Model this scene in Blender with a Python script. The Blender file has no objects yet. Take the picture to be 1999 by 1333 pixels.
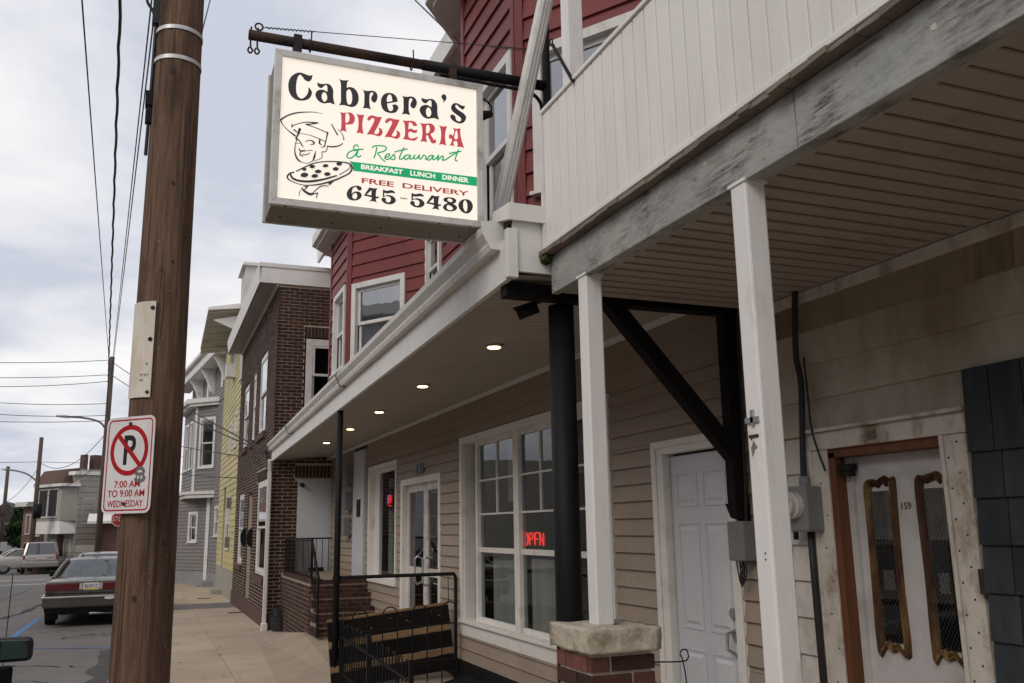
import bpy, math, random
from mathutils import Vector, Matrix, noise
random.seed(7)
C = bpy.context.scene.collection
scene = bpy.context.scene
R = math.radians

# ---------------------------------------------------------------- camera, world, sun, exposure
cam_data = bpy.data.cameras.new("camera"); cam = bpy.data.objects.new("camera", cam_data); C.objects.link(cam)
rt = Vector((0.92908704, -0.36950082, -0.01632232)); dn = Vector((0.06038003, 0.1950651, -0.97892996)); fw = Vector((0.36489934, 0.90852559, 0.20354292))
m = Matrix.Identity(4)
for i in range(3):
    m[i][0] = rt[i]; m[i][1] = -dn[i]; m[i][2] = -fw[i]
m[2][3] = 1.65
cam.matrix_world = m
cam_data.sensor_width = 36; cam_data.lens = 1739.6/1999*36; cam_data.clip_end = 3000; cam_data.clip_start = .05
scene.camera = cam

SUN_EL, SUN_AZ = 36, 238          # azimuth measured like the sky texture's rotation
world = bpy.data.worlds.new("World"); scene.world = world; world.use_nodes = True
nt = world.node_tree; nt.nodes.clear()
def N(tree, t, **k):
    n = tree.nodes.new(t)
    for a, v in k.items():
        if a in n.inputs.keys() if hasattr(n, 'inputs') else False: n.inputs[a].default_value = v
        else: setattr(n, a, v)
    return n
out = nt.nodes.new('ShaderNodeOutputWorld'); bg = nt.nodes.new('ShaderNodeBackground')
sky = nt.nodes.new('ShaderNodeTexSky'); sky.sky_type = 'NISHITA'; sky.sun_disc = False
sky.sun_elevation = R(SUN_EL); sky.sun_rotation = R(SUN_AZ)
tc = nt.nodes.new('ShaderNodeTexCoord'); sep = nt.nodes.new('ShaderNodeSeparateXYZ'); nt.links.new(tc.outputs['Generated'], sep.inputs[0])
def mth(op, a=None, b=None, tree=nt):
    n = tree.nodes.new('ShaderNodeMath'); n.operation = op
    for i, v in enumerate((a, b)):
        if v is None: continue
        if isinstance(v, (int, float)): n.inputs[i].default_value = v
        else: tree.links.new(v, n.inputs[i])
    return n.outputs[0]
zz = mth('ADD', mth('MAXIMUM', sep.outputs[2], 0.0), .22)
comb = nt.nodes.new('ShaderNodeCombineXYZ')
nt.links.new(mth('DIVIDE', sep.outputs[0], zz), comb.inputs[0]); nt.links.new(mth('DIVIDE', sep.outputs[1], zz), comb.inputs[1])
def wnoise(scale, detail, rough, off):
    mp = nt.nodes.new('ShaderNodeMapping'); mp.inputs['Location'].default_value = off; nt.links.new(comb.outputs[0], mp.inputs[0])
    n = nt.nodes.new('ShaderNodeTexNoise'); n.inputs['Scale'].default_value = scale; n.inputs['Detail'].default_value = detail
    n.inputs['Roughness'].default_value = rough; n.inputs['Distortion'].default_value = .25; nt.links.new(mp.outputs[0], n.inputs[0]); return n.outputs[0]
cr = nt.nodes.new('ShaderNodeValToRGB'); nt.links.new(wnoise(1.7, 7, .52, (3.1, .7, 0)), cr.inputs[0])
e = cr.color_ramp.elements; e[0].position = .38; e[0].color = (.60, .635, .735, 1); e[1].position = .66; e[1].color = (1.02, 1.0, .99, 1)
x = e.new(.50); x.color = (.80, .81, .86, 1)
# thin blue gaps let the clear sky through
skys = nt.nodes.new('ShaderNodeVectorMath'); skys.operation = 'SCALE'; skys.inputs['Scale'].default_value = .11; nt.links.new(sky.outputs[0], skys.inputs[0])
mx = nt.nodes.new('ShaderNodeMix'); mx.data_type = 'RGBA'; nt.links.new(cr.outputs[0], mx.inputs[6]); nt.links.new(skys.outputs[0], mx.inputs[7])
gap = nt.nodes.new('ShaderNodeMapRange'); gap.inputs['From Min'].default_value = .56; gap.inputs['From Max'].default_value = .75; gap.inputs['To Max'].default_value = .3
nt.links.new(wnoise(.9, 4, .5, (9, 4, 0)), gap.inputs[0]); nt.links.new(gap.outputs[0], mx.inputs[0])
nt.links.new(mx.outputs[2], bg.inputs[0]); bg.inputs[1].default_value = 1.0; nt.links.new(bg.outputs[0], out.inputs[0])

sun_d = bpy.data.lights.new("sun", 'SUN'); sun_d.energy = 1.2; sun_d.angle = R(28); sun_d.color = (1, .90, .77)
sun = bpy.data.objects.new("sun", sun_d); C.objects.link(sun)
az = R(SUN_AZ); sdir = Vector((math.sin(az)*math.cos(R(SUN_EL)), math.cos(az)*math.cos(R(SUN_EL)), math.sin(R(SUN_EL))))
sun.rotation_euler = sdir.to_track_quat('Z', 'Y').to_euler()
vs = scene.view_settings; vs.view_transform = 'Standard'; vs.look = 'None'; vs.exposure = 0; vs.gamma = 1; vs.use_curve_mapping = False
scene.render.engine = 'CYCLES'

# ---------------------------------------------------------------- materials
def mat(name, col, rough=.7, var=.15, scale=6, detail=6, stretch=(1, 1, 1), bump=.15, bscale=None, col2=None, dirt=None, dirt_scale=2.0,
        dirt_lo=.5, dirt_hi=.7, dirt_stretch=(1, 1, 1), metal=0, island=0, spec=.4, emit=None, estr=1, coat=0, obj=False, fine=None):
    m = bpy.data.materials.new(name); m.use_nodes = True; t = m.node_tree; b = t.nodes['Principled BSDF']
    b.inputs['Roughness'].default_value = rough; b.inputs['Metallic'].default_value = metal; b.inputs['Specular IOR Level'].default_value = spec
    b.inputs['Coat Weight'].default_value = coat
    if emit:
        b.inputs['Emission Color'].default_value = (*emit, 1); b.inputs['Emission Strength'].default_value = estr
    if obj:
        g = t.nodes.new('ShaderNodeTexCoord').outputs['Object']
    else:
        g = t.nodes.new('ShaderNodeNewGeometry').outputs['Position']
    def ns(sc, st, det=detail, rg=.6):
        mp = t.nodes.new('ShaderNodeMapping'); mp.inputs['Scale'].default_value = st; t.links.new(g, mp.inputs[0])
        n = t.nodes.new('ShaderNodeTexNoise'); n.inputs['Scale'].default_value = sc; n.inputs['Detail'].default_value = det; n.inputs['Roughness'].default_value = rg
        t.links.new(mp.outputs[0], n.inputs[0]); return n.outputs[0]
    n1 = ns(scale, stretch)
    rp = t.nodes.new('ShaderNodeValToRGB'); t.links.new(n1, rp.inputs[0])
    c2 = col2 or tuple(min(1, c*(1+var)) for c in col); c1 = col if col2 else tuple(c*(1-var) for c in col)
    rp.color_ramp.elements[0].position = .3; rp.color_ramp.elements[0].color = (*c1, 1)
    rp.color_ramp.elements[1].position = .7; rp.color_ramp.elements[1].color = (*c2, 1)
    o = rp.outputs[0]
    def mix(fac, a, b2, bt='MIX'):
        x = t.nodes.new('ShaderNodeMix'); x.data_type = 'RGBA'; x.blend_type = bt
        for i, v in ((0, fac), (6, a), (7, b2)):
            if isinstance(v, (int, float)): x.inputs[i].default_value = v
            elif isinstance(v, tuple): x.inputs[i].default_value = (*v, 1)
            else: t.links.new(v, x.inputs[i])
        return x.outputs[2]
    if dirt:
        mr = t.nodes.new('ShaderNodeMapRange'); mr.inputs['From Min'].default_value = dirt_lo; mr.inputs['From Max'].default_value = dirt_hi
        t.links.new(ns(dirt_scale, dirt_stretch, 8, .68), mr.inputs[0]); fo = mr.outputs[0]
        if fine:
            m2 = t.nodes.new('ShaderNodeMapRange'); m2.inputs['From Min'].default_value = fine[2]; m2.inputs['From Max'].default_value = fine[3]
            t.links.new(ns(fine[0], fine[1], 10, .7), m2.inputs[0]); fo = mth('MULTIPLY', fo, m2.outputs[0], t)
        o = mix(fo, o, dirt)
    if island:
        oi = t.nodes.new('ShaderNodeObjectInfo').outputs['Random']; ii = t.nodes.new('ShaderNodeNewGeometry').outputs['Random Per Island']
        f = mth('FRACT', mth('ADD', oi, ii, t), None, t)
        mr = t.nodes.new('ShaderNodeMapRange'); mr.inputs['To Min'].default_value = 1-island; mr.inputs['To Max'].default_value = 1+island*.6
        t.links.new(f, mr.inputs[0]); hs = t.nodes.new('ShaderNodeHueSaturation'); t.links.new(mr.outputs[0], hs.inputs['Value']); t.links.new(o, hs.inputs['Color'])
        o = hs.outputs[0]
    t.links.new(o, b.inputs['Base Color'])
    if bump:
        bp = t.nodes.new('ShaderNodeBump'); bp.inputs['Strength'].default_value = bump; bp.inputs['Distance'].default_value = .01
        t.links.new(ns(bscale or scale*6, stretch), bp.inputs['Height']); t.links.new(bp.outputs[0], b.inputs['Normal'])
    rr = t.nodes.new('ShaderNodeMapRange'); rr.inputs['To Min'].default_value = max(0, rough-.12); rr.inputs['To Max'].default_value = min(1, rough+.12)
    t.links.new(n1, rr.inputs[0]); t.links.new(rr.outputs[0], b.inputs['Roughness'])
    return m

def glass(name, tint=(.7, .75, .78), refl=.22, rough=.015, wob=.0):
    m = bpy.data.materials.new(name); m.use_nodes = True; t = m.node_tree; t.nodes.clear()
    o = t.nodes.new('ShaderNodeOutputMaterial'); tr = t.nodes.new('ShaderNodeBsdfTransparent'); gl = t.nodes.new('ShaderNodeBsdfGlossy')
    tr.inputs[0].default_value = (*tint, 1); gl.inputs['Roughness'].default_value = rough; gl.inputs['Color'].default_value = (.95, .97, 1, 1)
    fr = t.nodes.new('ShaderNodeFresnel'); fr.inputs[0].default_value = 1.5
    mr = t.nodes.new('ShaderNodeMapRange'); mr.inputs['To Min'].default_value = refl; mr.inputs['To Max'].default_value = 1; t.links.new(fr.outputs[0], mr.inputs[0])
    bf_ = t.nodes.new('ShaderNodeNewGeometry').outputs['Backfacing']; fac = mth('MULTIPLY', mr.outputs[0], mth('SUBTRACT', 1.0, bf_, t), t)
    mxs = t.nodes.new('ShaderNodeMixShader'); t.links.new(fac, mxs.inputs[0]); t.links.new(tr.outputs[0], mxs.inputs[1]); t.links.new(gl.outputs[0], mxs.inputs[2])
    if wob:
        n = t.nodes.new('ShaderNodeTexNoise'); n.inputs['Scale'].default_value = 2.2; g = t.nodes.new('ShaderNodeNewGeometry'); t.links.new(g.outputs['Position'], n.inputs[0])
        bp = t.nodes.new('ShaderNodeBump'); bp.inputs['Strength'].default_value = wob; bp.inputs['Distance'].default_value = .02
        t.links.new(n.outputs[0], bp.inputs['Height']); t.links.new(bp.outputs[0], gl.inputs['Normal']); t.links.new(bp.outputs[0], fr.inputs['Normal'])
    t.links.new(mxs.outputs[0], o.inputs[0]); return m

MT = {}
MT['siding'] = mat('beige_vinyl', (.285, .230, .184), .55, .08, 3, bump=.12, bscale=60, stretch=(1, .3, 1), dirt=(.20, .165, .13), dirt_scale=1.4, dirt_lo=.52, dirt_hi=.8, island=.06)
MT['red'] = mat('red_wood_siding', (.175, .031, .030), .55, .12, 3, bump=.15, bscale=50, dirt=(.14, .022, .02), dirt_scale=2.5, island=.08)
MT['yellow'] = mat('yellow_siding', (.56, .49, .24), .6, .07, 3, bump=.1, dirt=(.40, .35, .2), dirt_scale=1.6, island=.05)
MT['grey'] = mat('grey_vinyl', (.20, .187, .185), .6, .08, 3, bump=.1, dirt=(.18, .17, .165), dirt_scale=1.2)
MT['white'] = mat('white_trim', (.66, .65, .63), .5, .05, 5, bump=.08, dirt=(.40, .37, .32), dirt_scale=3.5, dirt_lo=.54, dirt_hi=.8)
MT['whitepost'] = mat('white_painted_post', (.72, .71, .71), .45, .05, 4, bump=.22, bscale=25, stretch=(1, 1, .2), dirt=(.42, .38, .34), dirt_scale=5, dirt_lo=.58, dirt_hi=.8, dirt_stretch=(1, 1, .3))
MT['skirt'] = mat('white_vinyl_panel', (.72, .705, .69), .5, .03, 2, bump=.12, bscale=120, stretch=(1, 1, .4), dirt=(.58, .55, .51), dirt_scale=2.4, dirt_stretch=(1, 1, .25), dirt_lo=.5, dirt_hi=.85, island=.03)
MT['soffit'] = mat('soffit_vinyl', (.36, .305, .27), .6, .05, 3, bump=.1, dirt=(.27, .225, .19), dirt_scale=1.5, island=.04)
MT['soffit2'] = mat('restaurant_soffit', (.36, .33, .30), .6, .05, 3, bump=.08, dirt=(.32, .29, .26), dirt_scale=1.5, island=.03)
MT['beam'] = mat('weathered_grey_beam', (.27, .285, .28), .8, .2, 3.2, detail=12, stretch=(1, .6, 1.2), bump=.7, bscale=26, col2=(.37, .375, .36), dirt=(.07, .063, .055), dirt_scale=3.2, dirt_stretch=(1, 1, 1.2), dirt_lo=.44, dirt_hi=.62, fine=(30, (1, .25, 2.2), .40, .60))
MT['deckwood'] = mat('rotten_deck_wood', (.16, .135, .11), .9, .4, 7, stretch=(1, .4, 1), bump=.8, bscale=30)
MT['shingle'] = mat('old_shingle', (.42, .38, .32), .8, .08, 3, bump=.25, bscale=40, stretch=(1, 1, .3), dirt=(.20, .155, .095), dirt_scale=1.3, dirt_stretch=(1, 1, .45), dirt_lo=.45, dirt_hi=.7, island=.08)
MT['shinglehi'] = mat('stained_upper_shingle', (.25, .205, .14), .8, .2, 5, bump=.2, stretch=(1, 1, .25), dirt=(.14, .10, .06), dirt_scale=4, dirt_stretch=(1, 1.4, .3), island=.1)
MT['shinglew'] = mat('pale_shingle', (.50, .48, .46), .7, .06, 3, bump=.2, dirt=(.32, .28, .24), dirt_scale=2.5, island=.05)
MT['navy'] = mat('navy_shingle', (.028, .034, .040), .8, .3, 6, bump=.6, bscale=60, stretch=(1, 2, .5), island=.35, spec=.25, dirt=(.05, .06, .07), dirt_scale=9, dirt_lo=.55, dirt_hi=.8)
MT['brick'] = mat('brown_brick', (.055, .024, .017), .85, .3, 9, bump=.6, bscale=60, island=.5, dirt=(.04, .02, .017), dirt_scale=6, dirt_lo=.5, dirt_hi=.75)
MT['brickr'] = mat('pier_brick', (.12, .045, .035), .8, .3, 14, bump=.7, bscale=70, island=.75, dirt=(.05, .03, .028), dirt_scale=9, dirt_lo=.5, dirt_hi=.8)
MT['mortar'] = mat('mortar', (.50, .42, .33), .95, .15, 12, bump=.5)
MT['concrete'] = mat('sidewalk_concrete', (.44, .35, .265), .88, .1, .9, detail=10, bump=.25, bscale=60, dirt=(.29, .225, .165), dirt_scale=.8, dirt_lo=.48, dirt_hi=.8, island=.07)
MT['cap'] = mat('pier_cap_concrete', (.46, .41, .33), .95, .2, 14, bump=1, bscale=30, dirt=(.22, .18, .11), dirt_scale=11)
MT['asphalt'] = mat('asphalt', (.165, .152, .143), .9, .18, 1.2, detail=12, bump=.6, bscale=160, dirt=(.20, .185, .175), dirt_scale=.5, dirt_lo=.42, dirt_hi=.7)
MT['asphaltnew'] = mat('asphalt_patch', (.075, .073, .073), .92, .3, 5, bump=.7, bscale=100)
MT['crack'] = mat('tar_crack', (.028, .027, .027), .8, .3, 6)
MT['blue'] = mat('blue_line_paint', (.05, .22, .50), .7, .2, 6, dirt=(.12, .13, .15), dirt_scale=9, dirt_lo=.5, dirt_hi=.62)
MT['paintw'] = mat('white_line_paint', (.55, .55, .55), .7, .2, 6, dirt=(.15, .15, .15), dirt_scale=7, dirt_lo=.5, dirt_hi=.62)
MT['black'] = mat('black_paint', (.009, .009, .010), .6, .3, 10, bump=.2, bscale=60, spec=.18)
MT['blackwood'] = mat('black_painted_wood', (.008, .007, .007), .75, .3, 8, bump=.4, bscale=30, stretch=(1, 1, .3), spec=.12)
MT['rust'] = mat('rusty_pipe', (.055, .026, .016), .75, .5, 16, bump=.6, bscale=60, dirt=(.012, .01, .01), dirt_scale=4, dirt_lo=.45, dirt_hi=.6)
MT['alu'] = mat('aluminium_frame', (.60, .59, .57), .45, .1, 5, metal=.15, bump=.1, dirt=(.3, .28, .26), dirt_scale=4)
MT['signbox'] = mat('sign_box_underside', (.24, .215, .185), .6, .15, 5, stretch=(.4, 1, 1), bump=.2, dirt=(.2, .17, .14), dirt_scale=4)
MT['face'] = mat('lit_sign_face', (.78, .74, .67), .4, .02, 2, bump=0, emit=(1, .885, .76), estr=.57)
MT['inkk'] = mat('black_ink', (.02, .02, .024), .4, .1, 5, bump=0, emit=(.02, .02, .026), estr=.5)
MT['inkr'] = mat('red_ink', (.42, .045, .06), .4, .1, 5, bump=0, emit=(.55, .07, .09), estr=.5)
MT['inkr2'] = mat('dark_red_ink', (.34, .05, .045), .4, .1, 5, bump=0, emit=(.34, .04, .04), estr=.5)
MT['inkg'] = mat('green_ink', (.01, .30, .12), .4, .05, 5, bump=0, emit=(.0, .38, .15), estr=.5)
MT['inkw'] = mat('white_ink', (.8, .78, .7), .4, .02, 5, bump=0, emit=(1, .93, .8), estr=.5)
MT['pole'] = mat('pole_wood', (.095, .052, .032), .88, .0, 9, detail=14, stretch=(8, 8, .3), bump=1, bscale=46, col2=(.25, .15, .098), dirt=(.05, .028, .018), dirt_scale=2.4, dirt_stretch=(3.5, 3.5, .5), dirt_lo=.5, dirt_hi=.7)
MT['oldpole'] = mat('far_pole_wood', (.09, .065, .05), .9, .3, 5, stretch=(4, 4, .2))
MT['signw'] = mat('reflective_white', (.72, .70, .71), .35, .04, 6, bump=0, dirt=(.55, .52, .5), dirt_scale=5)
MT['signr'] = mat('sign_red', (.40, .012, .02), .35, .1, 6, bump=0)
MT['signk'] = mat('sign_black', (.02, .02, .022), .4, .1, 6, bump=0)
MT['oldsign'] = mat('faded_metal_sign', (.70, .66, .58), .55, .1, 4, bump=.1, dirt=(.34, .20, .10), dirt_scale=3.2, dirt_lo=.47, dirt_hi=.8, dirt_stretch=(1, 1, .4))
MT['strap'] = mat('steel_strap', (.55, .55, .56), .4, .1, 5, metal=.3)
MT['steel'] = mat('bare_steel', (.45, .45, .45), .35, .2, 8, metal=.8)
MT['wire'] = mat('black_cable', (.015, .015, .017), .6, .1, 5, bump=0)
MT['greybox'] = mat('grey_metal_box', (.16, .165, .17), .5, .1, 5, bump=.1)
MT['gold'] = mat('tarnished_gold_frame', (.13, .075, .022), .5, .6, 14, metal=.35, bump=.6, bscale=40, stretch=(1, 1, .3), dirt=(.045, .016, .008), dirt_scale=7, dirt_stretch=(1, 1, .4), dirt_lo=.40, dirt_hi=.56)
MT['orange'] = mat('orange_stained_wood', (.115, .042, .015), .6, .35, 5, stretch=(4, 4, .3), bump=.3)
MT['doorw'] = mat('white_steel_door', (.52, .54, .58), .4, .03, 3, bump=.05)
MT['door2'] = mat('grimy_white_door', (.46, .45, .46), .5, .07, 4, bump=.15, dirt=(.33, .30, .28), dirt_scale=2.2)
MT['trimold'] = mat('peeling_trim', (.50, .47, .43), .7, .1, 5, bump=.5, bscale=30, dirt=(.22, .165, .12), dirt_scale=5, dirt_lo=.5, dirt_hi=.66, dirt_stretch=(1, 1, .6))
MT['fardark'] = mat('far_window_dark', (.018, .020, .022), .35, .2, 3, bump=0)
MT['room'] = mat('room_wall', (.22, .17, .13), .9, .3, 1.5, bump=0)
MT['glassdoor'] = glass('door_glass', tint=(.8, .8, .8), refl=.0)
MT['interior'] = mat('dark_interior', (.035, .028, .024), .9, .3, 1.5, bump=0)
MT['lace'] = mat('grey_lace', (.22, .21, .19), .9, .3, 20, bump=.3)
MT['leading'] = mat('lead_came', (.10, .10, .10), .5, .2, 8)
MT['curtain'] = mat('sheer_curtain', (.64, .55, .46), .9, .15, 4, stretch=(1, 6, .2), bump=.3)
MT['blind'] = mat('green_grey_blind', (.30, .33, .25), .8, .05, 4, bump=0)
MT['glass'] = glass('window_glass', refl=.0, wob=.05)
MT['glassup'] = glass('upper_window_glass', tint=(.45, .5, .52), refl=.28, wob=.1)
MT['glassdark'] = glass('dark_window_glass', tint=(.3, .32, .33), refl=.05)
MT['carglass'] = glass('car_glass', tint=(.25, .3, .3), refl=.09)
MT['lamp'] = mat('lamp_glow', (1, .9, .7), .5, 0, 1, bump=0, emit=(1, .72, .38), estr=7)
MT['neon'] = mat('neon_red', (.6, .02, .02), .5, 0, 1, bump=0, emit=(1, .035, .02), estr=1.6)
MT['neonb'] = mat('neon_blue', (.02, .05, .5), .5, 0, 1, bump=0, emit=(.08, .2, 1), estr=1.1)
MT['tan'] = mat('bare_tan_wood', (.20, .128, .066), .8, .25, 6, stretch=(.5, 1, 1), bump=.4)
MT['paper'] = mat('yellow_paper', (.48, .44, .20), .8, .1, 6, bump=0)
MT['paperw'] = mat('white_paper', (.5, .48, .45), .8, .1, 30, bump=0)
MT['tyre'] = mat('tyre_rubber', (.018, .018, .018), .85, .2, 8)
MT['hub'] = mat('wheel_rim', (.35, .35, .36), .35, .1, 5, metal=.7, bump=0)
MT['sedan'] = mat('taupe_car_paint', (.125, .115, .095), .28, .05, 1, metal=.5, bump=0, coat=.5)
MT['silver'] = mat('silver_car_paint', (.36, .33, .32), .3, .05, 1, metal=.45, bump=0, coat=.5)
MT['whitecar'] = mat('pale_car_paint', (.48, .46, .42), .3, .05, 1, metal=.2, bump=0, coat=.5)
MT['blackcar'] = mat('black_car_paint', (.012, .012, .013), .2, .05, 1, bump=0, coat=.6)
MT['chrome'] = mat('chrome', (.6, .58, .54), .2, .1, 4, metal=1, bump=0)
MT['tail'] = mat('tail_lamp_red', (.12, .006, .008), .2, .15, 20, bump=0, coat=.6)
MT['clear'] = mat('clear_lamp', (.5, .48, .42), .25, .1, 20, bump=0, coat=.5)
MT['plasticb'] = mat('black_plastic', (.02, .02, .021), .6, .1, 6)
MT['roofdark'] = mat('dark_roof_shingles', (.06, .045, .04), .9, .3, 5)
MT['stepmortar'] = mat('step_mortar', (.28, .22, .17), .95, .15, 12)
MT['stone'] = mat('pale_stucco', (.33, .315, .28), .85, .1, 2, dirt=(.3, .28, .25), dirt_scale=1)
MT['pink'] = mat('pinkish_brick_wall', (.26, .15, .12), .85, .15, 2)
MT['brownwall'] = mat('brown_shingle_wall', (.10, .055, .045), .85, .15, 3)
MT['farwall'] = mat('distant_grey_wall', (.25, .25, .27), .85, .15, 2)
MT['farwhite'] = mat('distant_white_wall', (.5, .5, .5), .85, .1, 2)
MT['leaf'] = mat('foliage', (.035, .07, .018), .7, .5, 3, bump=0, island=.6)
MT['bark'] = mat('bark', (.07, .05, .035), .9, .3, 8)
MT['moss'] = mat('moss', (.06, .075, .02), .95, .5, 30, bump=1)
MT['grass'] = mat('weeds', (.06, .09, .03), .9, .4, 4)
MT['mirror'] = mat('mirror_glass', (.07, .095, .085), .04, 0, 1, metal=1, bump=0)

# ---------------------------------------------------------------- mesh helpers
V = Vector; Z = V((0, 0, 1))
class MB:
    def __init__(s): s.v = []; s.f = []
    def add(s, vs, fs):
        b = len(s.v); s.v += [tuple(x) for x in vs]; s.f += [tuple(i+b for i in f) for f in fs]; return s
    def hexa(s, p): return s.add(p, [(0, 3, 2, 1), (4, 5, 6, 7), (0, 1, 5, 4), (1, 2, 6, 5), (2, 3, 7, 6), (3, 0, 4, 7)])
    def box(s, x0, x1, y0, y1, z0, z1):
        return s.hexa([(x0, y0, z0), (x1, y0, z0), (x1, y1, z0), (x0, y1, z0), (x0, y0, z1), (x1, y0, z1), (x1, y1, z1), (x0, y1, z1)])
    def fbox(s, F, u0, u1, v0, v1, n0, n1):          # box in a wall frame
        return s.hexa([F(u0, v0, n0), F(u1, v0, n0), F(u1, v0, n1), F(u0, v0, n1), F(u0, v1, n0), F(u1, v1, n0), F(u1, v1, n1), F(u0, v1, n1)])
    def prism(s, poly, d):                             # closed polygon (3D pts) extruded by vector d
        n = len(poly); p = [V(a) for a in poly]; d = V(d)
        s.add(p+[a+d for a in p], [tuple(range(n))[::-1], tuple(range(n, 2*n))]+[(i, (i+1) % n, n+(i+1) % n, n+i) for i in range(n)]); return s
    def tube(s, path, r, n=8, caps=True, r1=None):
        path = [V(p) for p in path]; base = len(s.v); L = len(path)
        up = None
        for i, p in enumerate(path):
            t = (path[min(i+1, L-1)]-path[max(i-1, 0)]).normalized()
            if up is None: up = t.orthogonal().normalized()
            up = (up-t*up.dot(t)).normalized(); sd = t.cross(up)
            rr = r if r1 is None else r+(r1-r)*i/(L-1)
            for k in range(n):
                a = 2*math.pi*k/n; s.v.append(tuple(p+up*math.cos(a)*rr+sd*math.sin(a)*rr))
        for i in range(L-1):
            for k in range(n):
                a = base+i*n+k; b = base+i*n+(k+1) % n; s.f.append((a, b, b+n, a+n))
        if caps: s.f.append(tuple(base+k for k in range(n))[::-1]); s.f.append(tuple(base+(L-1)*n+k for k in range(n)))
        return s
    def bar(s, a, b, w, h, up=(0, 0, 1)):              # square beam between two points
        a, b, up = V(a), V(b), V(up); t = (b-a).normalized(); sd = t.cross(up).normalized(); u = sd.cross(t)
        q = [sd*w/2*i+u*h/2*j for i, j in ((-1, -1), (1, -1), (1, 1), (-1, 1))]
        return s.hexa([a+x for x in q]+[b+x for x in q])
    def disc(s, c, n, r, th, seg=20, ry=None, up=(0, 0, 1)):
        c, n = V(c), V(n).normalized(); u = V(up); u = (u-n*u.dot(n)); u = u.normalized() if u.length > 1e-4 else n.orthogonal().normalized(); w = n.cross(u); ry = ry or r
        return s.prism([c+w*r*math.cos(2*math.pi*k/seg)+u*ry*math.sin(2*math.pi*k/seg) for k in range(seg)], n*th)
ORG = {}
def link(o, parent, org):
    C.objects.link(o); ORG[o.name] = V(org)
    if parent: o.parent = parent; o.location = V(org)-ORG[parent.name]
    else: o.location = org
def thing(name, label, cat, loc=(0, 0, 0), group=None, kind=None):
    o = bpy.data.objects.new(name, None); o.empty_display_size = .1; link(o, None, loc)
    if label: o['label'] = label
    if cat: o['category'] = cat
    if group: o['group'] = group
    if kind: o['kind'] = kind
    return o
def tag(o, label=None, cat=None, group=None, kind=None):
    for k, v in (('label', label), ('category', cat), ('group', group), ('kind', kind)):
        if v: o[k] = v
    return o
def part(name, mb, m, parent=None, smooth=False, bevel=0, label=None, kind=None, sub=0):
    me = bpy.data.meshes.new(name)
    xs = [v[0] for v in mb.v]; ys = [v[1] for v in mb.v]; zs = [v[2] for v in mb.v]
    og = V(((min(xs)+max(xs))/2, (min(ys)+max(ys))/2, min(zs)))
    me.from_pydata([tuple(V(v)-og) for v in mb.v], [], mb.f); me.update()
    me.materials.append(m)
    if smooth: me.polygons.foreach_set('use_smooth', [True]*len(me.polygons))
    o = bpy.data.objects.new(name, me); link(o, parent, og)
    if bevel:
        b = o.modifiers.new('bevel', 'BEVEL'); b.width = bevel; b.segments = 2; b.limit_method = 'ANGLE'; b.angle_limit = R(50)
    if sub: s = o.modifiers.new('sub', 'SUBSURF'); s.levels = sub; s.render_levels = sub
    if label: o['label'] = label
    if kind: o['kind'] = kind
    return o
def frame(O, U, Nn):
    O, U, Nn = V(O), V(U).normalized(), V(Nn).normalized()
    return lambda u, v, n=0: tuple(O+U*u+Z*v+Nn*n)
def cells(L, H, holes, g=.012):
    holes = [(h[0]-g, h[1]+g, h[2]-g, h[3]+g) for h in holes]; us = sorted({0, L, *[min(max(h[0], 0), L) for h in holes], *[min(max(h[1], 0), L) for h in holes]})
    vs = sorted({0, H, *[min(max(h[2], 0), H) for h in holes], *[min(max(h[3], 0), H) for h in holes]})
    for i in range(len(us)-1):
        for j in range(len(vs)-1):
            cu, cv = (us[i]+us[i+1])/2, (vs[j]+vs[j+1])/2
            if us[i+1]-us[i] > 1e-4 and not any(h[0] < cu < h[1] and h[2] < cv < h[3] for h in holes): yield us[i], us[i+1], vs[j], vs[j+1]
def core(F, L, H, holes, m, parent, n0=-.12, n1=0, name='wall'):
    mb = MB()
    for a, b, c, d in cells(L, H, holes): mb.fbox(F, a, b, c, d, n0, n1)
    return part(name, mb, m, parent)
def spans(L, holes, v0, v1):
    segs = [(0, L)]
    for h in holes:
        if h[2] < v1-.004 and h[3] > v0+.004:
            segs = [s for a, b in segs for s in ((a, min(b, h[0])), (max(a, h[1]), b)) if s[1]-s[0] > .01]
    return segs
def siding(F, L, v0, v1, course, holes, m, parent, prefix='siding_board', proud=.025, joined=False, maxlen=99, limit=None):
    v = v0; acc = MB()
    k = 0
    while v < v1-.02:
        t = min(v+course, v1)
        ed = sorted({v, t, *[e_ for h in holes for e_ in (h[2], h[3]) if v+.012 < e_ < t-.012 and h[1] > 0 and h[0] < L]})
        for vb, vt, a, b in [(p, q, *s_) for p, q in zip(ed, ed[1:]) for s_ in spans(L, [h for h in holes if h[2] < (p+q)/2 < h[3]], p, q)]:
            u = a; 
            while u < b-.01:
                w = min(b, u+maxlen*(random.uniform(.7, 1) if maxlen < 50 else 1)); w = b if b-w < .08 else w
                j = random.uniform(-.001, .001); g = .0015 if maxlen < 50 else 0
                fp = lambda q: .004+(proud-.004)*(1-(q-v)/course)+j
                prof = [(0, vb+.003), (fp(vb), vb+.003), (fp(vt), vt+(.004 if vt == t else 0)), (0, vt+(.004 if vt == t else 0))]
                mb = acc if joined else MB()
                p0 = [V(F(u+g, z, n)) for n, z in prof]; d = V(F(w-g, 0, 0))-V(F(u+g, 0, 0)); mb.prism(p0, d)
                if not joined: part(prefix, mb, m, parent)
                k += 1; u = w
        v += course
    if joined: part(prefix.replace('board', 'boards'), acc, m, parent, kind='stuff')
    return k
BR = {}
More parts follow.
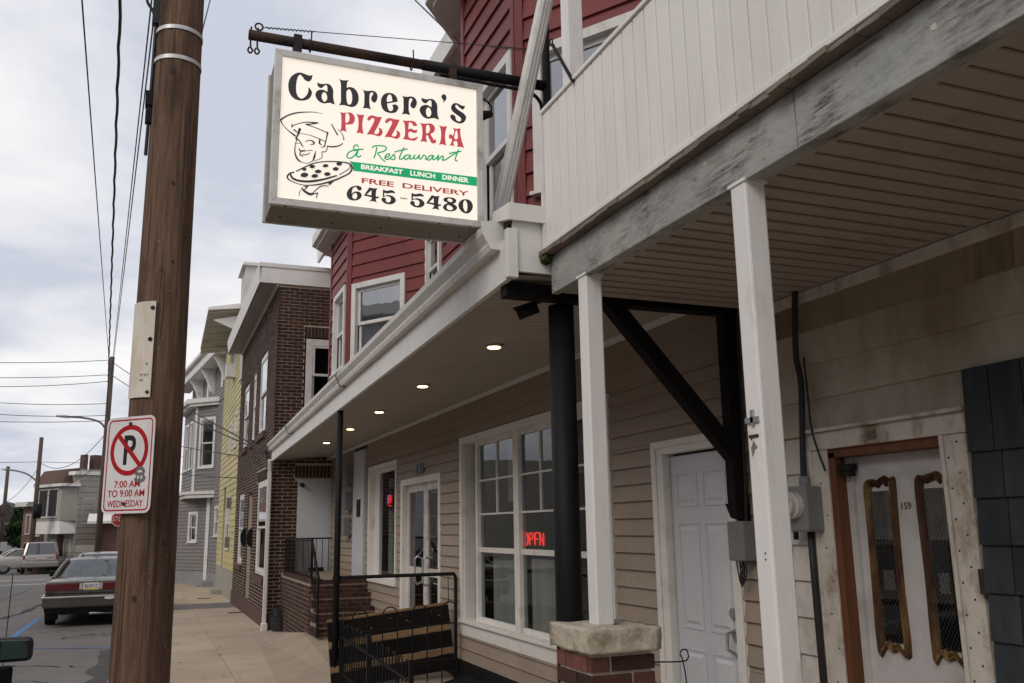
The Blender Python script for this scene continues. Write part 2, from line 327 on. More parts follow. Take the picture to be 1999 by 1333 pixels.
def bricks(F, U, Nn, L, H, holes, m, parent, budget=300, rh=.0677, bl=.194, proud=.012, v0=0, soldiers=(), name='brick', seed=0):
    rnd = random.Random(seed); U, Nn = V(U).normalized(), V(Nn).normalized(); acc = MB(); rows = int(H/rh)
    items = []
    for r in range(rows):
        z = v0+r*rh; off = 0 if r % 2 else -(bl+.0107)/2
        u = off
        while u < L:
            a, b = max(u, 0), min(u+bl, L)
            for s in spans(L, list(holes)+[(q[0], q[1], q[2]-.02, q[3]+.02) for q in soldiers], z, z+rh-.0107):
                p, q = max(a, s[0]+(.006 if s[0] > 0 else 0)), min(b, s[1]-(.006 if s[1] < L else 0))
                if q-p > .03: items.append((p, q, z, z+rh-.0135))
            u += bl+.0107
    for s in soldiers:
        u = s[0]
        while u+.057 <= s[1]: items.append((u, u+.057, s[2], s[3])); u += .0677
    for p, q, z0, z1 in items:
        j = rnd.uniform(-.0025, .0025)
        if budget > 0:
            budget -= 1
            key = (name, round(q-p, 2), round(z1-z0, 3), tuple(round(x, 2) for x in U), m.name)
            if key not in BR:
                l, h = round(q-p, 2), z1-z0; G = lambda u, v, n: tuple(U*u+Z*v+Nn*n)
                mb = MB(); mb.fbox(G, -l/2, l/2, 0, h, -.02, proud)
                me = bpy.data.meshes.new(name); me.from_pydata(mb.v, [], mb.f); me.materials.append(m); BR[key] = me
            o = bpy.data.objects.new(name, BR[key]); link(o, parent, F((p+q)/2, z0, j))
        else: acc.fbox(F, p, q, z0, z1, -.02, proud+j)
    if acc.v: part('brick_field', acc, m, parent, kind='stuff')
def catmull(pts, k=5, closed=False, corners=None):
    P = [V(p) for p in pts]; n = len(P); out = []
    rng = n if closed else n-1
    for i in range(rng):
        p1, p2 = P[i], P[(i+1) % n]
        p0 = P[i-1] if (closed or i > 0) else p1; p3 = P[(i+2) % n] if (closed or i+2 < n) else p2
        if corners and corners[i]: p0 = p1
        if corners and corners[(i+1) % n]: p3 = p2
        for j in range(k):
            t = j/k
            out.append(.5*((2*p1)+(-p0+p2)*t+(2*p0-5*p1+4*p2-p3)*t*t+(-p0+3*p1-3*p2+p3)*t*t*t))
    if not closed: out.append(P[-1])
    return out
def frommesh(name, me, M4, m, parent, label=None):
    mb = MB(); mb.add([tuple(M4 @ v.co) for v in me.vertices], [tuple(p.vertices) for p in me.polygons]); return part(name, mb, m, parent, label=label)
def glyph(name, loops, M4, m, parent, th=.0008):
    cu = bpy.data.curves.new(name, 'CURVE'); cu.dimensions = '2D'; cu.fill_mode = 'BOTH'; cu.extrude = th/2
    for lp in loops:
        pts = catmull([(p[0], p[1], 0) for p in lp], 4, True, [p[2] for p in lp])
        sp = cu.splines.new('POLY'); sp.points.add(len(pts)-1); sp.use_cyclic_u = True
        for i, p in enumerate(pts): sp.points[i].co = (p[0], p[1], 0, 1)
    o = bpy.data.objects.new('tmp', cu); me = bpy.data.meshes.new_from_object(o); bpy.data.objects.remove(o)
    r = frommesh(name, me, M4, m, parent); bpy.data.curves.remove(cu); return r
def plane(O, U, W, Nn=None):
    U, W = V(U).normalized(), V(W).normalized(); Nn = U.cross(W); M4 = Matrix.Identity(4)
    for i in range(3): M4[i][0], M4[i][1], M4[i][2], M4[i][3] = U[i], W[i], Nn[i], O[i]
    return M4
def text(name, s, M4, x0, x1, y0, y1, m, parent, bold=0, th=.001, shear=0, spacing=1):
    cu = bpy.data.curves.new(name, 'FONT'); cu.body = s; cu.offset = bold; cu.extrude = th/2; cu.fill_mode = 'BOTH'; cu.space_character = spacing; cu.shear = shear
    cu.resolution_u = 3
    o = bpy.data.objects.new('tmp', cu); me = bpy.data.meshes.new_from_object(o); bpy.data.objects.remove(o)
    xs = [v.co.x for v in me.vertices]; ys = [v.co.y for v in me.vertices]
    a, b, c, d = min(xs), max(xs), min(ys), max(ys)
    for v in me.vertices: v.co.x = x0+(v.co.x-a)/(b-a)*(x1-x0); v.co.y = y0+(v.co.y-c)/(d-c)*(y1-y0)
    return frommesh(name, me, M4, m, parent)
def ribbons(name, strokes, M4, m, parent, k=5, lift=.0004):
    mb = MB(); Nn = V((M4[0][2], M4[1][2], M4[2][2]))
    for si, s in enumerate(strokes):
        p = catmull(s, k); L = []; Rr = []
        for i, q in enumerate(p):
            t = (p[min(i+1, len(p)-1)]-p[max(i-1, 0)]); t.z = 0; t = t.normalized() if t.length > 1e-9 else V((1, 0, 0)); nn = V((-t.y, t.x, 0)); w = max(q.z, .0002)/2
            L.append(V((q.x, q.y, 0))+nn*w); Rr.append(V((q.x, q.y, 0))-nn*w)
        zoff = V((0, 0, lift+si*.00006))
        def cap(q, d, w):
            a0 = math.atan2(d.y, d.x); return [V((q.x+math.cos(a0-math.pi/2+math.pi*j/6)*w, q.y+math.sin(a0-math.pi/2+math.pi*j/6)*w, 0)) for j in range(1, 6)]
        e = (p[-1]-p[-2]); b = (p[0]-p[1])
        poly = [a+zoff for a in L]+[a+zoff for a in cap(p[-1], e, max(p[-1].z, .0002)/2)[::-1]]+[a+zoff for a in Rr[::-1]]+[a+zoff for a in cap(p[0], b, max(p[0].z, .0002)/2)[::-1]]
        n = len(L)
        for i in range(n-1): mb.add([M4 @ (q+zoff) for q in (L[i], L[i+1], Rr[i+1], Rr[i])], [(0, 1, 2, 3)])
        mb.add([M4 @ (q+zoff) for q in [L[-1]]+cap(p[-1], e, max(p[-1].z, .0002)/2)[::-1]+[Rr[-1]]], [tuple(range(7))])
        mb.add([M4 @ (q+zoff) for q in [Rr[0]]+cap(p[0], b, max(p[0].z, .0002)/2)[::-1]+[L[0]]], [tuple(range(7))])
    return part(name, mb, m, parent)
def window(F, u0, u1, v0, v1, parent, mf=None, cas=.07, proud=.035, split=.5, gl=None, blind=None, rec=.03, name='window', rows=1, backdrop=True, glow=None):
    mf = mf or MT['white']; gl = gl or MT['glassdark']; w = u1-u0
    mb = MB(); mb.fbox(F, u0, u0+cas, v0, v1, -.02, proud).fbox(F, u1-cas, u1, v0, v1, -.02, proud)
    mb.fbox(F, u0+cas, u1-cas, v1-cas, v1, -.02, proud).fbox(F, u0-.02, u1+.02, v0-.03, v0, -.02, proud+.03).fbox(F, u0+cas, u1-cas, v0, v0+cas*.6, -.02, proud-.004)
    wn = part(name, mb, mf, parent, bevel=.004 if w > .5 else 0)
    a, b, c, d = u0+cas, u1-cas, v0+cas*.6, v1-cas; s = min(.045, (b-a)*.12); mid = c+(d-c)*split
    sb = MB()
    for (lo, hi, n) in ((mid-.02, d, -.012), (c, mid+.02, -.04)):
        sb.fbox(F, a, a+s, lo, hi, n-.025, n).fbox(F, b-s, b, lo, hi, n-.025, n).fbox(F, a+s, b-s, hi-s, hi, n-.025, n).fbox(F, a+s, b-s, lo, lo+s, n-.025, n)
    part('sash', sb, mf, wn)
    part('pane', MB().fbox(F, a+s*.5, b-s*.5, mid, d-s*.5, -.03, -.026), gl, wn); part('pane', MB().fbox(F, a+s*.5, b-s*.5, c+s*.5, mid, -.058, -.054), gl, wn)
    if blind:
        bb = MB(); lo = d-(d-c)*blind; z = lo
        while z < d: bb.fbox(F, a, b, z, z+.022, -.095, -.085); z += .028
        part('blind', bb, MT['blind'], wn)
    return wn
# sign lettering outlines, tenths of a millimetre on the sign face
NAME_GLYPHS=[[[[1970,7550,1],[1870,7500,0],[1770,7480,0],[1610,7520,0],[1430,7560,0],[1280,7560,0],[1110,7490,0],[910,7310,0],[780,7070,0],[730,6760,0],[770,6430,0],[890,6180,0],[1080,6020,0],[1310,5970,0],[1530,6000,0],[1760,6100,0],[1900,6270,0],[1970,6510,0],[1900,6690,0],[1770,6810,1],[1770,6580,0],[1700,6350,0],[1550,6160,0],[1430,6090,0],[1280,6160,0],[1180,6340,0],[1140,6580,0],[1150,6970,0],[1200,7260,0],[1290,7420,0],[1360,7430,0],[1470,7320,0],[1570,7190,0],[1730,7130,0],[1850,7180,0],[1940,7340,0]]],[[[2220,7170,1],[2360,7120,0],[2540,7130,0],[2700,7180,0],[2880,7160,0],[3010,7030,0],[3080,6840,0],[3090,6480,0],[3130,6240,0],[3190,6060,1],[3030,6080,0],[2930,6110,0],[2750,6060,0],[2600,6020,0],[2390,6070,0],[2230,6220,0],[2150,6400,0],[2170,6570,0],[2270,6710,0],[2420,6780,0],[2580,6790,0],[2770,6710,1],[2770,6900,0],[2750,7040,0],[2680,7100,0],[2600,7030,0],[2520,6930,0],[2420,6870,0],[2290,6930,0],[2240,7030,0]],[[2530,6610,0],[2610,6660,0],[2700,6610,0],[2770,6420,0],[2750,6250,0],[2670,6140,0],[2580,6140,0],[2500,6270,0],[2480,6460,0]]],[[[3370,7590,1],[3490,7540,0],[3650,7540,0],[3910,7600,1],[3830,7490,0],[3800,7340,0],[3800,7130,1],[3920,7200,0],[4050,7210,0],[4210,7160,0],[4370,6990,0],[4450,6720,0],[4440,6460,0],[4360,6250,0],[4200,6100,0],[4020,6060,0],[3810,6090,0],[3630,6100,0],[3390,6050,1],[3470,6180,0],[3500,6330,0],[3490,6830,0],[3480,7250,0],[3430,7470,0]],[[3800,6940,0],[3910,7060,0],[4000,7020,0],[4080,6820,0],[4100,6540,0],[4070,6310,0],[3990,6190,0],[3890,6200,0],[3820,6350,0],[3790,6660,0]]],[[[4660,7180,1],[4790,7150,0],[4950,7150,0],[5160,7210,0],[5350,7180,0],[5460,7040,0],[5480,6870,0],[5440,6690,0],[5350,6530,1],[5230,6550,0],[5140,6670,0],[5150,6840,0],[5230,7000,0],[5220,7100,0],[5140,7100,0],[5060,7000,0],[5040,6760,0],[5050,6420,0],[5080,6230,0],[5140,6100,1],[4990,6130,0],[4830,6130,0],[4660,6090,1],[4740,6230,0],[4760,6430,0],[4760,6770,0],[4740,7020,0]]],[[[6610,6810,1],[6550,7050,0],[6440,7180,0],[6280,7250,0],[6090,7240,0],[5900,7160,0],[5740,6970,0],[5670,6700,0],[5690,6450,0],[5780,6230,0],[5940,6100,0],[6160,6070,0],[6340,6090,0],[6510,6170,0],[6610,6320,0],[6650,6470,0],[6580,6580,0],[6450,6620,0],[6310,6550,0],[6350,6420,0],[6340,6300,0],[6260,6200,0],[6150,6200,0],[6060,6340,0],[6010,6600,1],[6310,6700,0]],[[6000,6690,1],[6000,6900,0],[6060,7080,0],[6160,7160,0],[6250,7090,0],[6290,6920,0],[6290,6790,0]]],[[[6830,7220,1],[6970,7180,0],[7140,7190,0],[7360,7250,0],[7550,7210,0],[7660,7070,0],[7690,6900,0],[7640,6720,0],[7540,6550,1],[7420,6580,0],[7330,6690,0],[7350,6870,0],[7430,7030,0],[7410,7130,0],[7330,7130,0],[7250,7030,0],[7230,6790,0],[7230,6440,0],[7270,6250,0],[7320,6110,1],[7170,6150,0],[7010,6150,0],[6830,6100,1],[6910,6250,0],[6940,6450,0],[6930,6800,0],[6920,7060,0]]],[[[7950,7280,1],[8100,7240,0],[8290,7240,0],[8460,7300,0],[8660,7280,0],[8800,7140,0],[8870,6950,0],[8870,6570,0],[8910,6310,0],[8970,6130,1],[8800,6150,0],[8690,6180,0],[8490,6130,0],[8330,6080,0],[8100,6130,0],[7940,6290,0],[7850,6480,0],[7880,6660,0],[7990,6800,0],[8160,6880,0],[8320,6890,0],[8530,6800,1],[8530,7010,0],[8520,7150,0],[8450,7210,0],[8350,7140,0],[8270,7030,0],[8160,6980,0],[8020,7030,0],[7960,7140,0]],[[8270,6700,0],[8350,6760,0],[8450,6700,0],[8520,6510,0],[8490,6330,0],[8410,6210,0],[8310,6210,0],[8230,6340,0],[8210,6540,0]]],[[[9250,7720,0],[9370,7650,0],[9400,7490,0],[9310,7300,0],[9170,7200,1],[9230,7340,0],[9130,7440,0],[9110,7590,0]]],[[[10500,7220,1],[10460,7080,0],[10360,6970,0],[10240,7020,0],[10110,7110,0],[10010,7200,0],[9930,7160,0],[9950,7030,0],[10110,6900,0],[10370,6770,0],[10530,6620,0],[10550,6450,0],[10450,6240,0],[10250,6110,0],[10050,6100,0],[9820,6180,0],[9680,6300,0],[9620,6440,0],[9680,6540,0],[9820,6560,0],[9940,6460,1],[9950,6320,0],[10080,6210,0],[10220,6250,0],[10270,6370,0],[10170,6500,0],[9940,6630,0],[9740,6780,0],[9670,6950,0],[9710,7130,0],[9850,7270,0],[10030,7300,0],[10200,7240,0],[10340,7200,0]]]]
PIZZERIA_GLYPHS=[[[[3460,5680,1],[3660,5660,0],[3960,5730,0],[4140,5690,0],[4260,5510,0],[4250,5270,0],[4150,5100,0],[3970,5040,0],[3790,5020,1],[3790,4800,0],[3850,4610,1],[3650,4630,0],[3480,4590,1],[3550,4800,0],[3550,5240,0],[3520,5550,0]],[[3770,5590,0],[3860,5670,0],[3960,5580,0],[3980,5390,0],[3930,5200,0],[3780,5120,0]]],[[[4350,5710,1],[4550,5690,0],[4790,5740,1],[4720,5550,0],[4680,5220,0],[4700,4870,0],[4760,4620,1],[4550,4650,0],[4350,4600,1],[4440,4820,0],[4470,5190,0],[4440,5500,0]]],[[[4930,5480,1],[5000,5650,0],[5190,5770,0],[5460,5730,0],[5740,5760,1],[5560,5280,0],[5320,4760,1],[5410,4730,0],[5550,4780,0],[5600,4970,0],[5540,5120,1],[5730,5050,0],[5790,4860,0],[5700,4680,0],[5550,4610,0],[5280,4660,0],[4930,4620,1],[5130,5010,0],[5310,5440,0],[5310,5580,0],[5210,5610,0],[5040,5420,1]]],[[[5900,5490,1],[5980,5660,0],[6170,5770,0],[6440,5740,0],[6730,5770,1],[6540,5290,0],[6290,4770,1],[6390,4730,0],[6520,4780,0],[6580,4970,0],[6520,5120,1],[6710,5050,0],[6770,4860,0],[6680,4680,0],[6530,4610,0],[6260,4660,0],[5900,4620,1],[6100,5020,0],[6290,5450,0],[6290,5590,0],[6190,5610,0],[6020,5430,1]]],[[[6890,5760,1],[7110,5760,0],[7420,5810,0],[7610,5760,0],[7730,5570,1],[7500,5510,1],[7400,5680,0],[7260,5680,0],[7230,5510,0],[7220,5270,1],[7380,5350,0],[7540,5280,0],[7730,5330,1],[7680,5160,0],[7540,5110,0],[7340,5160,0],[7220,5080,1],[7230,4860,0],[7350,4760,0],[7540,4810,0],[7780,4950,1],[7680,4750,0],[7500,4650,0],[7230,4660,0],[6900,4650,1],[7020,4870,0],[7030,5280,0],[6990,5590,0]]],[[[7870,5760,1],[8090,5750,0],[8480,5820,0],[8680,5720,0],[8730,5510,0],[8640,5310,0],[8480,5200,0],[8600,4990,0],[8680,4880,0],[8800,4920,1],[8780,4730,0],[8560,4660,0],[8420,4880,0],[8310,5090,0],[8230,5080,1],[8230,4890,0],[8290,4680,1],[8090,4700,0],[7900,4660,1],[7990,4900,0],[8010,5310,0],[7970,5590,0]],[[8230,5630,0],[8340,5720,0],[8420,5620,0],[8440,5420,0],[8360,5260,0],[8230,5220,0]]],[[[8970,5780,1],[9190,5760,0],[9450,5810,1],[9370,5610,0],[9320,5280,0],[9330,4910,0],[9390,4650,1],[9170,4690,0],[8950,4640,1],[9050,4870,0],[9090,5240,0],[9060,5570,0]]],[[[9760,5770,1],[9970,5750,0],[10220,5820,1],[10210,5490,0],[10290,5090,0],[10430,4660,1],[10210,4700,0],[10000,4650,1],[10050,4800,0],[10000,5000,0],[9840,4960,0],[9800,4850,0],[9860,4670,1],[9680,4710,0],[9540,4670,1],[9660,4830,0],[9720,5080,0],[9560,5100,1],[9540,5260,0],[9640,5380,0],[9760,5300,0],[9820,5430,0],[9850,5640,0]],[[9970,5660,0],[10050,5470,0],[10050,5180,0],[9900,5110,0],[9860,5270,0]]]]
PHONE_GLYPHS=[[[[4690,1580,0],[4580,1640,0],[4400,1640,0],[4150,1530,0],[3990,1340,0],[3920,1140,0],[3980,910,0],[4160,800,0],[4420,820,0],[4630,940,0],[4720,1140,0],[4640,1290,0],[4500,1330,0],[4300,1280,0],[4190,1170,0],[4220,1410,0],[4310,1530,0],[4420,1560,0],[4490,1440,0],[4610,1390,0],[4700,1470,0]],[[4260,1140,0],[4370,1230,0],[4460,1170,0],[4470,1000,0],[4380,890,0],[4270,910,0],[4220,1020,0]]],[[[5120,1640,1],[5320,1610,0],[5550,1650,1],[5490,1490,0],[5480,1180,0],[5650,1200,1],[5590,1080,0],[5480,1060,0],[5500,910,0],[5560,840,1],[5330,890,0],[5130,850,1],[5220,970,0],[5240,1090,0],[4830,1140,1]],[[5230,1500,1],[5240,1210,1],[4980,1210,1]]],[[[5850,1610,1],[6070,1570,0],[6300,1640,0],[6470,1580,0],[6530,1480,1],[6300,1480,0],[6070,1410,0],[5950,1440,0],[5940,1280,0],[6150,1340,0],[6410,1300,0],[6560,1120,0],[6490,940,0],[6270,830,0],[6010,840,0],[5820,950,0],[5780,1080,0],[5890,1160,0],[6020,1110,0],[6020,980,0],[6150,920,0],[6270,1010,0],[6280,1170,0],[6190,1250,0],[6000,1250,0],[5850,1170,1]]],[[[6790,1280,1],[7190,1270,1],[7190,1230,1],[6790,1230,1]]],[[[7420,1620,1],[7650,1580,0],[7880,1650,0],[8060,1600,0],[8120,1490,1],[7880,1490,0],[7650,1430,0],[7530,1450,0],[7520,1290,0],[7730,1360,0],[8000,1310,0],[8150,1130,0],[8080,950,0],[7850,840,0],[7580,850,0],[7390,960,0],[7350,1090,0],[7460,1170,0],[7600,1120,0],[7600,990,0],[7730,920,0],[7850,1020,0],[7860,1180,0],[7770,1260,0],[7580,1260,0],[7420,1180,1]]],[[[8550,1640,1],[8770,1610,0],[9000,1650,1],[8950,1490,0],[8930,1170,0],[9100,1200,1],[9040,1070,0],[8930,1050,0],[8950,900,0],[9000,830,1],[8770,880,0],[8560,830,1],[8650,960,0],[8670,1080,0],[8240,1130,1]],[[8670,1500,1],[8670,1200,1],[8400,1210,1]]],[[[9550,1640,0],[9820,1630,0],[9960,1510,0],[9900,1360,0],[9780,1290,0],[9960,1190,0],[10000,1050,0],[9860,900,0],[9580,830,0],[9310,870,0],[9190,1020,0],[9270,1180,0],[9450,1310,0],[9250,1380,0],[9230,1520,0],[9350,1600,0]],[[9510,1570,0],[9700,1540,0],[9740,1440,0],[9620,1370,0],[9450,1450,0]],[[9510,1190,0],[9740,1080,0],[9740,960,0],[9580,900,0],[9430,960,0],[9410,1100,0]]],[[[10500,1650,0],[10750,1610,0],[10910,1390,0],[10880,1100,0],[10700,880,0],[10500,820,0],[10260,910,0],[10100,1130,0],[10100,1370,0],[10260,1570,0]],[[10480,1580,0],[10580,1430,0],[10600,1150,0],[10540,940,0],[10440,970,0],[10360,1160,0],[10360,1400,0],[10400,1530,0]]]]
BAND=[[[4010,2960,1],[11240,3030,1],[11240,2500,1],[4240,2450,1],[4220,2720,1]]]
SCRIPT_STROKES=[[[4490,3850,50],[4380,3940,50],[4240,3810,50],[4260,3670,50],[4390,3630,50],[4110,3550,50],[3910,3330,50],[3920,3150,50],[4100,3140,50],[4340,3390,50],[4510,3720,50]],[[4510,3720,50],[4410,3400,50],[4420,3270,50],[4540,3280,50],[4630,3360,50]],[[4350,3660,50],[4740,3740,50]],[[5480,3950,50],[5430,3630,50],[5340,3340,50]],[[5250,3920,50],[5410,4040,50],[5860,4090,50],[6010,3990,50],[5900,3820,50],[5560,3650,50]],[[5540,3610,50],[5720,3390,50],[5940,3210,50]],[[5940,3450,50],[6130,3530,50],[6190,3680,50],[6050,3650,50],[5930,3450,50],[6020,3350,50],[6210,3430,50],[6430,3710,50]],[[6430,3710,50],[6490,3550,50],[6440,3400,50],[6280,3400,50]],[[6970,4160,50],[6800,3750,50],[6730,3540,50],[6760,3470,50],[6890,3510,50],[7050,3710,50]],[[6490,3850,50],[6850,4000,50],[7160,4110,50]],[[7320,3770,50],[7140,3760,50],[7000,3580,50],[7090,3490,50],[7280,3660,50],[7350,3780,50],[7300,3580,50],[7430,3580,50],[7590,3830,50]],[[7590,3830,50],[7530,3640,50],[7670,3620,50],[7860,3870,50],[7820,3660,50],[7940,3660,50],[8090,3900,50]],[[8090,3900,50],[8230,3820,50],[8190,3670,50],[8310,3690,50]],[[8620,3940,50],[8450,3920,50],[8310,3710,50],[8390,3640,50],[8570,3810,50],[8660,3960,50],[8600,3730,50],[8740,3750,50],[8940,4010,50]],[[8940,4010,50],[8880,3710,50]],[[8880,3710,50],[9160,4000,50],[9210,3920,50],[9160,3750,50],[9360,3820,50],[9600,4020,50],[9960,4300,50]],[[10100,4500,50],[9960,4130,50],[9900,3860,50],[10020,3840,50]],[[9560,4200,50],[9900,4330,50],[10250,4430,50]]]
CHEF_STROKES=[[[410,4720,62],[710,4990,54],[1160,5230,54],[1690,5370,39],[2160,5440,27],[2550,5420,12]],[[410,4720,54],[560,4440,31],[840,4180,39],[1170,3960,69]],[[1000,4580,31],[1000,4430,54]],[[990,4470,31],[1320,4660,31],[1780,4820,39],[2320,4860,54]],[[2320,4860,54],[2030,4760,46],[1710,4680,46]],[[1710,4680,46],[2180,4580,31],[2830,4390,39]],[[2850,4400,62],[2790,4060,39],[2710,3620,46]],[[1120,4280,62],[1300,4150,31]],[[1400,4360,93],[1310,4020,62],[1210,3810,39]],[[1410,4130,19],[1910,4110,23],[2410,3980,31],[2740,3870,31]],[[2450,3930,54],[2440,3730,62],[2550,3670,31]],[[3040,4890,39],[3360,4360,54]],[[3370,4660,19],[3600,4460,27],[3710,4120,39]],[[3650,3910,31],[3430,3730,46],[3070,3630,54],[2850,3640,39]],[[2850,3600,31],[2820,3400,31],[2720,3290,31],[2580,3260,31],[2590,2980,27],[2440,2840,23],[2200,2710,19]],[[1230,3830,69],[1420,3690,39],[1550,3480,31]],[[1250,3740,31],[1190,3350,31],[1200,3010,46],[1310,2720,62],[1480,2570,54]],[[1480,2570,23],[1810,2520,23],[2090,2680,31],[2190,2920,69],[2250,3280,19]],[[1720,3720,31],[1920,3820,31],[2130,3760,62],[2140,3650,46],[1960,3580,19]],[[1250,3550,19],[1460,3580,23],[1540,3460,31],[1610,3410,31]],[[1400,3270,39],[1480,3160,46],[1690,3230,31]],[[1460,3120,31],[1470,2930,46],[1630,2880,19]],[[1480,3110,19],[1790,3210,23],[2070,3290,27]],[[1550,2980,23],[1760,2990,31],[1970,3120,23]],[[2500,3550,15],[2600,3520,23],[2710,3620,54]],[[1300,2010,39],[1750,2320,46],[2240,2600,39],[2800,2760,39],[3450,2840,46],[3960,2830,54],[4170,2630,69],[4050,2300,54],[3650,2010,54],[3120,1710,62],[2410,1430,54],[1710,1310,31],[1150,1410,31],[860,1600,54],[960,1840,54],[1180,1940,46]],[[1010,1800,62],[1140,1600,77],[1490,1510,77],[2050,1560,85],[2760,1780,69],[3360,2050,54]],[[4060,2770,31],[4010,2530,31],[3500,2110,31]],[[1530,1030,23],[1470,700,23]],[[1610,1130,54],[1720,1000,77],[2000,860,93],[2180,900,77]],[[1890,1280,62],[1750,1060,31]],[[1710,1240,39],[1850,1260,19]],[[2180,960,31],[2560,1350,39],[2950,1420,31]],[[2180,890,31],[2390,950,46]],[[2420,990,31],[2360,690,31]],[[3010,1540,77],[3220,1760,54]],[[2030,2360,101],[2100,2380,135],[2170,2400,101]],[[1650,2160,87],[1700,2170,116],[1750,2190,87]],[[2700,2490,93],[2780,2520,123],[2860,2540,93]],[[3420,2710,116],[3490,2730,154],[3560,2750,116]],[[3240,2400,110],[3320,2420,147],[3390,2440,110]],[[2310,2130,104],[2410,2150,139],[2500,2170,104]],[[1610,1830,130],[1710,1860,174],[1810,1890,130]],[[2150,1850,110],[2240,1880,147],[2330,1900,110]],[[2800,2050,110],[2890,2070,147],[2970,2090,110]]]
# ================================================================ ground
def gz(y): return -.0065*max(-10, min(y, 60))
ND = None
def sheet(name, x0, x1, y0, y1, dz, m, kind='structure', step=4, parent=None, skew=None):
    mb = MB(); ys = [y0+(y1-y0)*i/max(1, int((y1-y0)/step)) for i in range(max(1, int((y1-y0)/step))+1)]
    for a, b in zip(ys, ys[1:]): mb.add([(x0, a, gz(a)+dz), (x1, a, gz(a)+dz), (x1, b, gz(b)+dz), (x0, b, gz(b)+dz)], [(0, 1, 2, 3)])
    return part(name, mb, m, parent, kind=kind)
sheet('ground', -700, 700, -60, 900, -.30, MT['asphalt'], step=40)
road = sheet('road', -9.4, -.37, -15, 56, -.14, MT['asphalt'])
sheet('cross_street', -60, 40, 45.5, 57, -.136, MT['asphalt'])
# kerb stones along the pavement
kerb = thing('kerb', None, None, (-.3, 0, 0), kind='structure')
y = -8
while y < 45:
    L = 2.4; mb = MB(); mb.hexa([(-.37, y+.006, gz(y)-.25), (-.24, y+.006, gz(y)-.25), (-.24, y+L-.006, gz(y+L)-.25), (-.37, y+L-.006, gz(y+L)-.25), (-.36, y+.006, gz(y)+.003), (-.24, y+.006, gz(y)+.003), (-.24, y+L-.006, gz(y+L)+.003), (-.36, y+L-.006, gz(y+L)+.003)])
    part('kerb_stone', mb, MT['concrete'], kerb, bevel=.012); y += L
side = thing('sidewalk', None, None, (1, 0, 0), kind='structure')
sheet('bedding', -.24, 3.3, -8, 45, -.06, MT['mortar'], kind=None, parent=side)
y = -8; i = 0
while y < 45:
    L = 1.52
    for x0, x1 in ((-.236, 1.05), (1.056, 3.4 if y < 17 else 2.3)):
        a, b = y+.002, y+L-.002; mb = MB()
        mm = MT['asphaltnew'] if (i == 22) else MT['concrete']
        mb.hexa([(x0, a, gz(a)-.1), (x1, a, gz(a)-.1), (x1, b, gz(b)-.1), (x0, b, gz(b)-.1), (x0, a, gz(a)), (x1, a, gz(a)), (x1, b, gz(b)), (x0, b, gz(b))])
        part('slab', mb, MT['concrete'], side, bevel=.002)
    y += L; i += 1
sheet('asphalt_strip', -.2, 2.12, 23.4, 25.2, .004, mat('dark_pavement_patch', (.16, .15, .145), .9, .2, 4), kind=None, parent=side, step=1)
for yy, xx in ((21.6, 1.75), (27.2, 1.35)): part('drain_grate', MB().box(xx, xx+.35, yy, yy+.22, gz(yy)-.01, gz(yy)+.006), MT['rust'], side)
# worn road markings, patches and cracks
def mark(name, pts, dz, m):
    return part(name, MB().add([(x, y, gz(y)-.14+dz) for x, y in pts], [tuple(range(len(pts)))]), m, road)
mark('blue_parking_line', [(-2.38, 17.5), (-2.26, 17.5), (-2.26, 24.6), (-2.38, 24.6)], .004, MT['blue'])
mark('thin_blue_line', [(-2.26, 18.1), (-.45, 17.2), (-.45, 17.26), (-2.26, 18.17)], .008, MT['blue'])
mark('stop_line', [(-6.2, 44.0), (-2.6, 44.0), (-2.6, 44.5), (-6.2, 44.5)], .004, MT['paintw'])
mark('stop_line', [(-9.2, 48), (-8.0, 48), (-4.5, 49), (-4.5, 49.4), (-9.2, 48.4)], .012, MT['paintw'])
rr = random.Random(3)
def blob(cx, cy, rx, ry, n=22): return [(cx+rx*math.cos(2*math.pi*k/n)*rr.uniform(.75, 1.1), cy+ry*math.sin(2*math.pi*k/n)*rr.uniform(.75, 1.1)) for k in range(n)]
mark('asphalt_patch', [(-.4, 9), (-.4, 17.1)]+[(-.62+rr.uniform(-.09, .09), 16.9-.45*k) for k in range(18)], .004, MT['asphaltnew'])
def crackline(p, w, name='road_crack'):
    mb = MB(); q = []
    for a, b in zip(p, p[1:]):
        for k in range(6): t = k/6; q.append((a[0]+(b[0]-a[0])*t+rr.uniform(-.07, .07), a[1]+(b[1]-a[1])*t+rr.uniform(-.12, .12)))
    for a, b in zip(q, q[1:]):
        wa = w*rr.uniform(.5, 1.3); mb.add([(a[0]-wa, a[1], gz(a[1])-.134), (a[0]+wa, a[1]+wa, gz(a[1])-.134), (b[0]+wa, b[1]+wa, gz(b[1])-.134), (b[0]-wa, b[1], gz(b[1])-.134)], [(0, 1, 2, 3)])
    return part(name, mb, MT['crack'], road)
crackline([(-5.5, 16), (-3.4, 23.5), (-2.9, 27), (-2.75, 31)], .09); crackline([(-1.9, 15.6), (-1.2, 15.2), (-.7, 15.0)], .02); crackline([(-2.0, 13.5), (-1.4, 13.9), (-.9, 13.2)], .014)
crackline([(-1.5, 19.2), (-1.0, 19.9), (-.5, 19.6)], .02); crackline([(-4.2, 12), (-4.0, 20), (-4.3, 30), (-4.1, 43)], .012)
sheet('far_sidewalk', -13, -9.4, -15, 44, -.02, MT['concrete'])
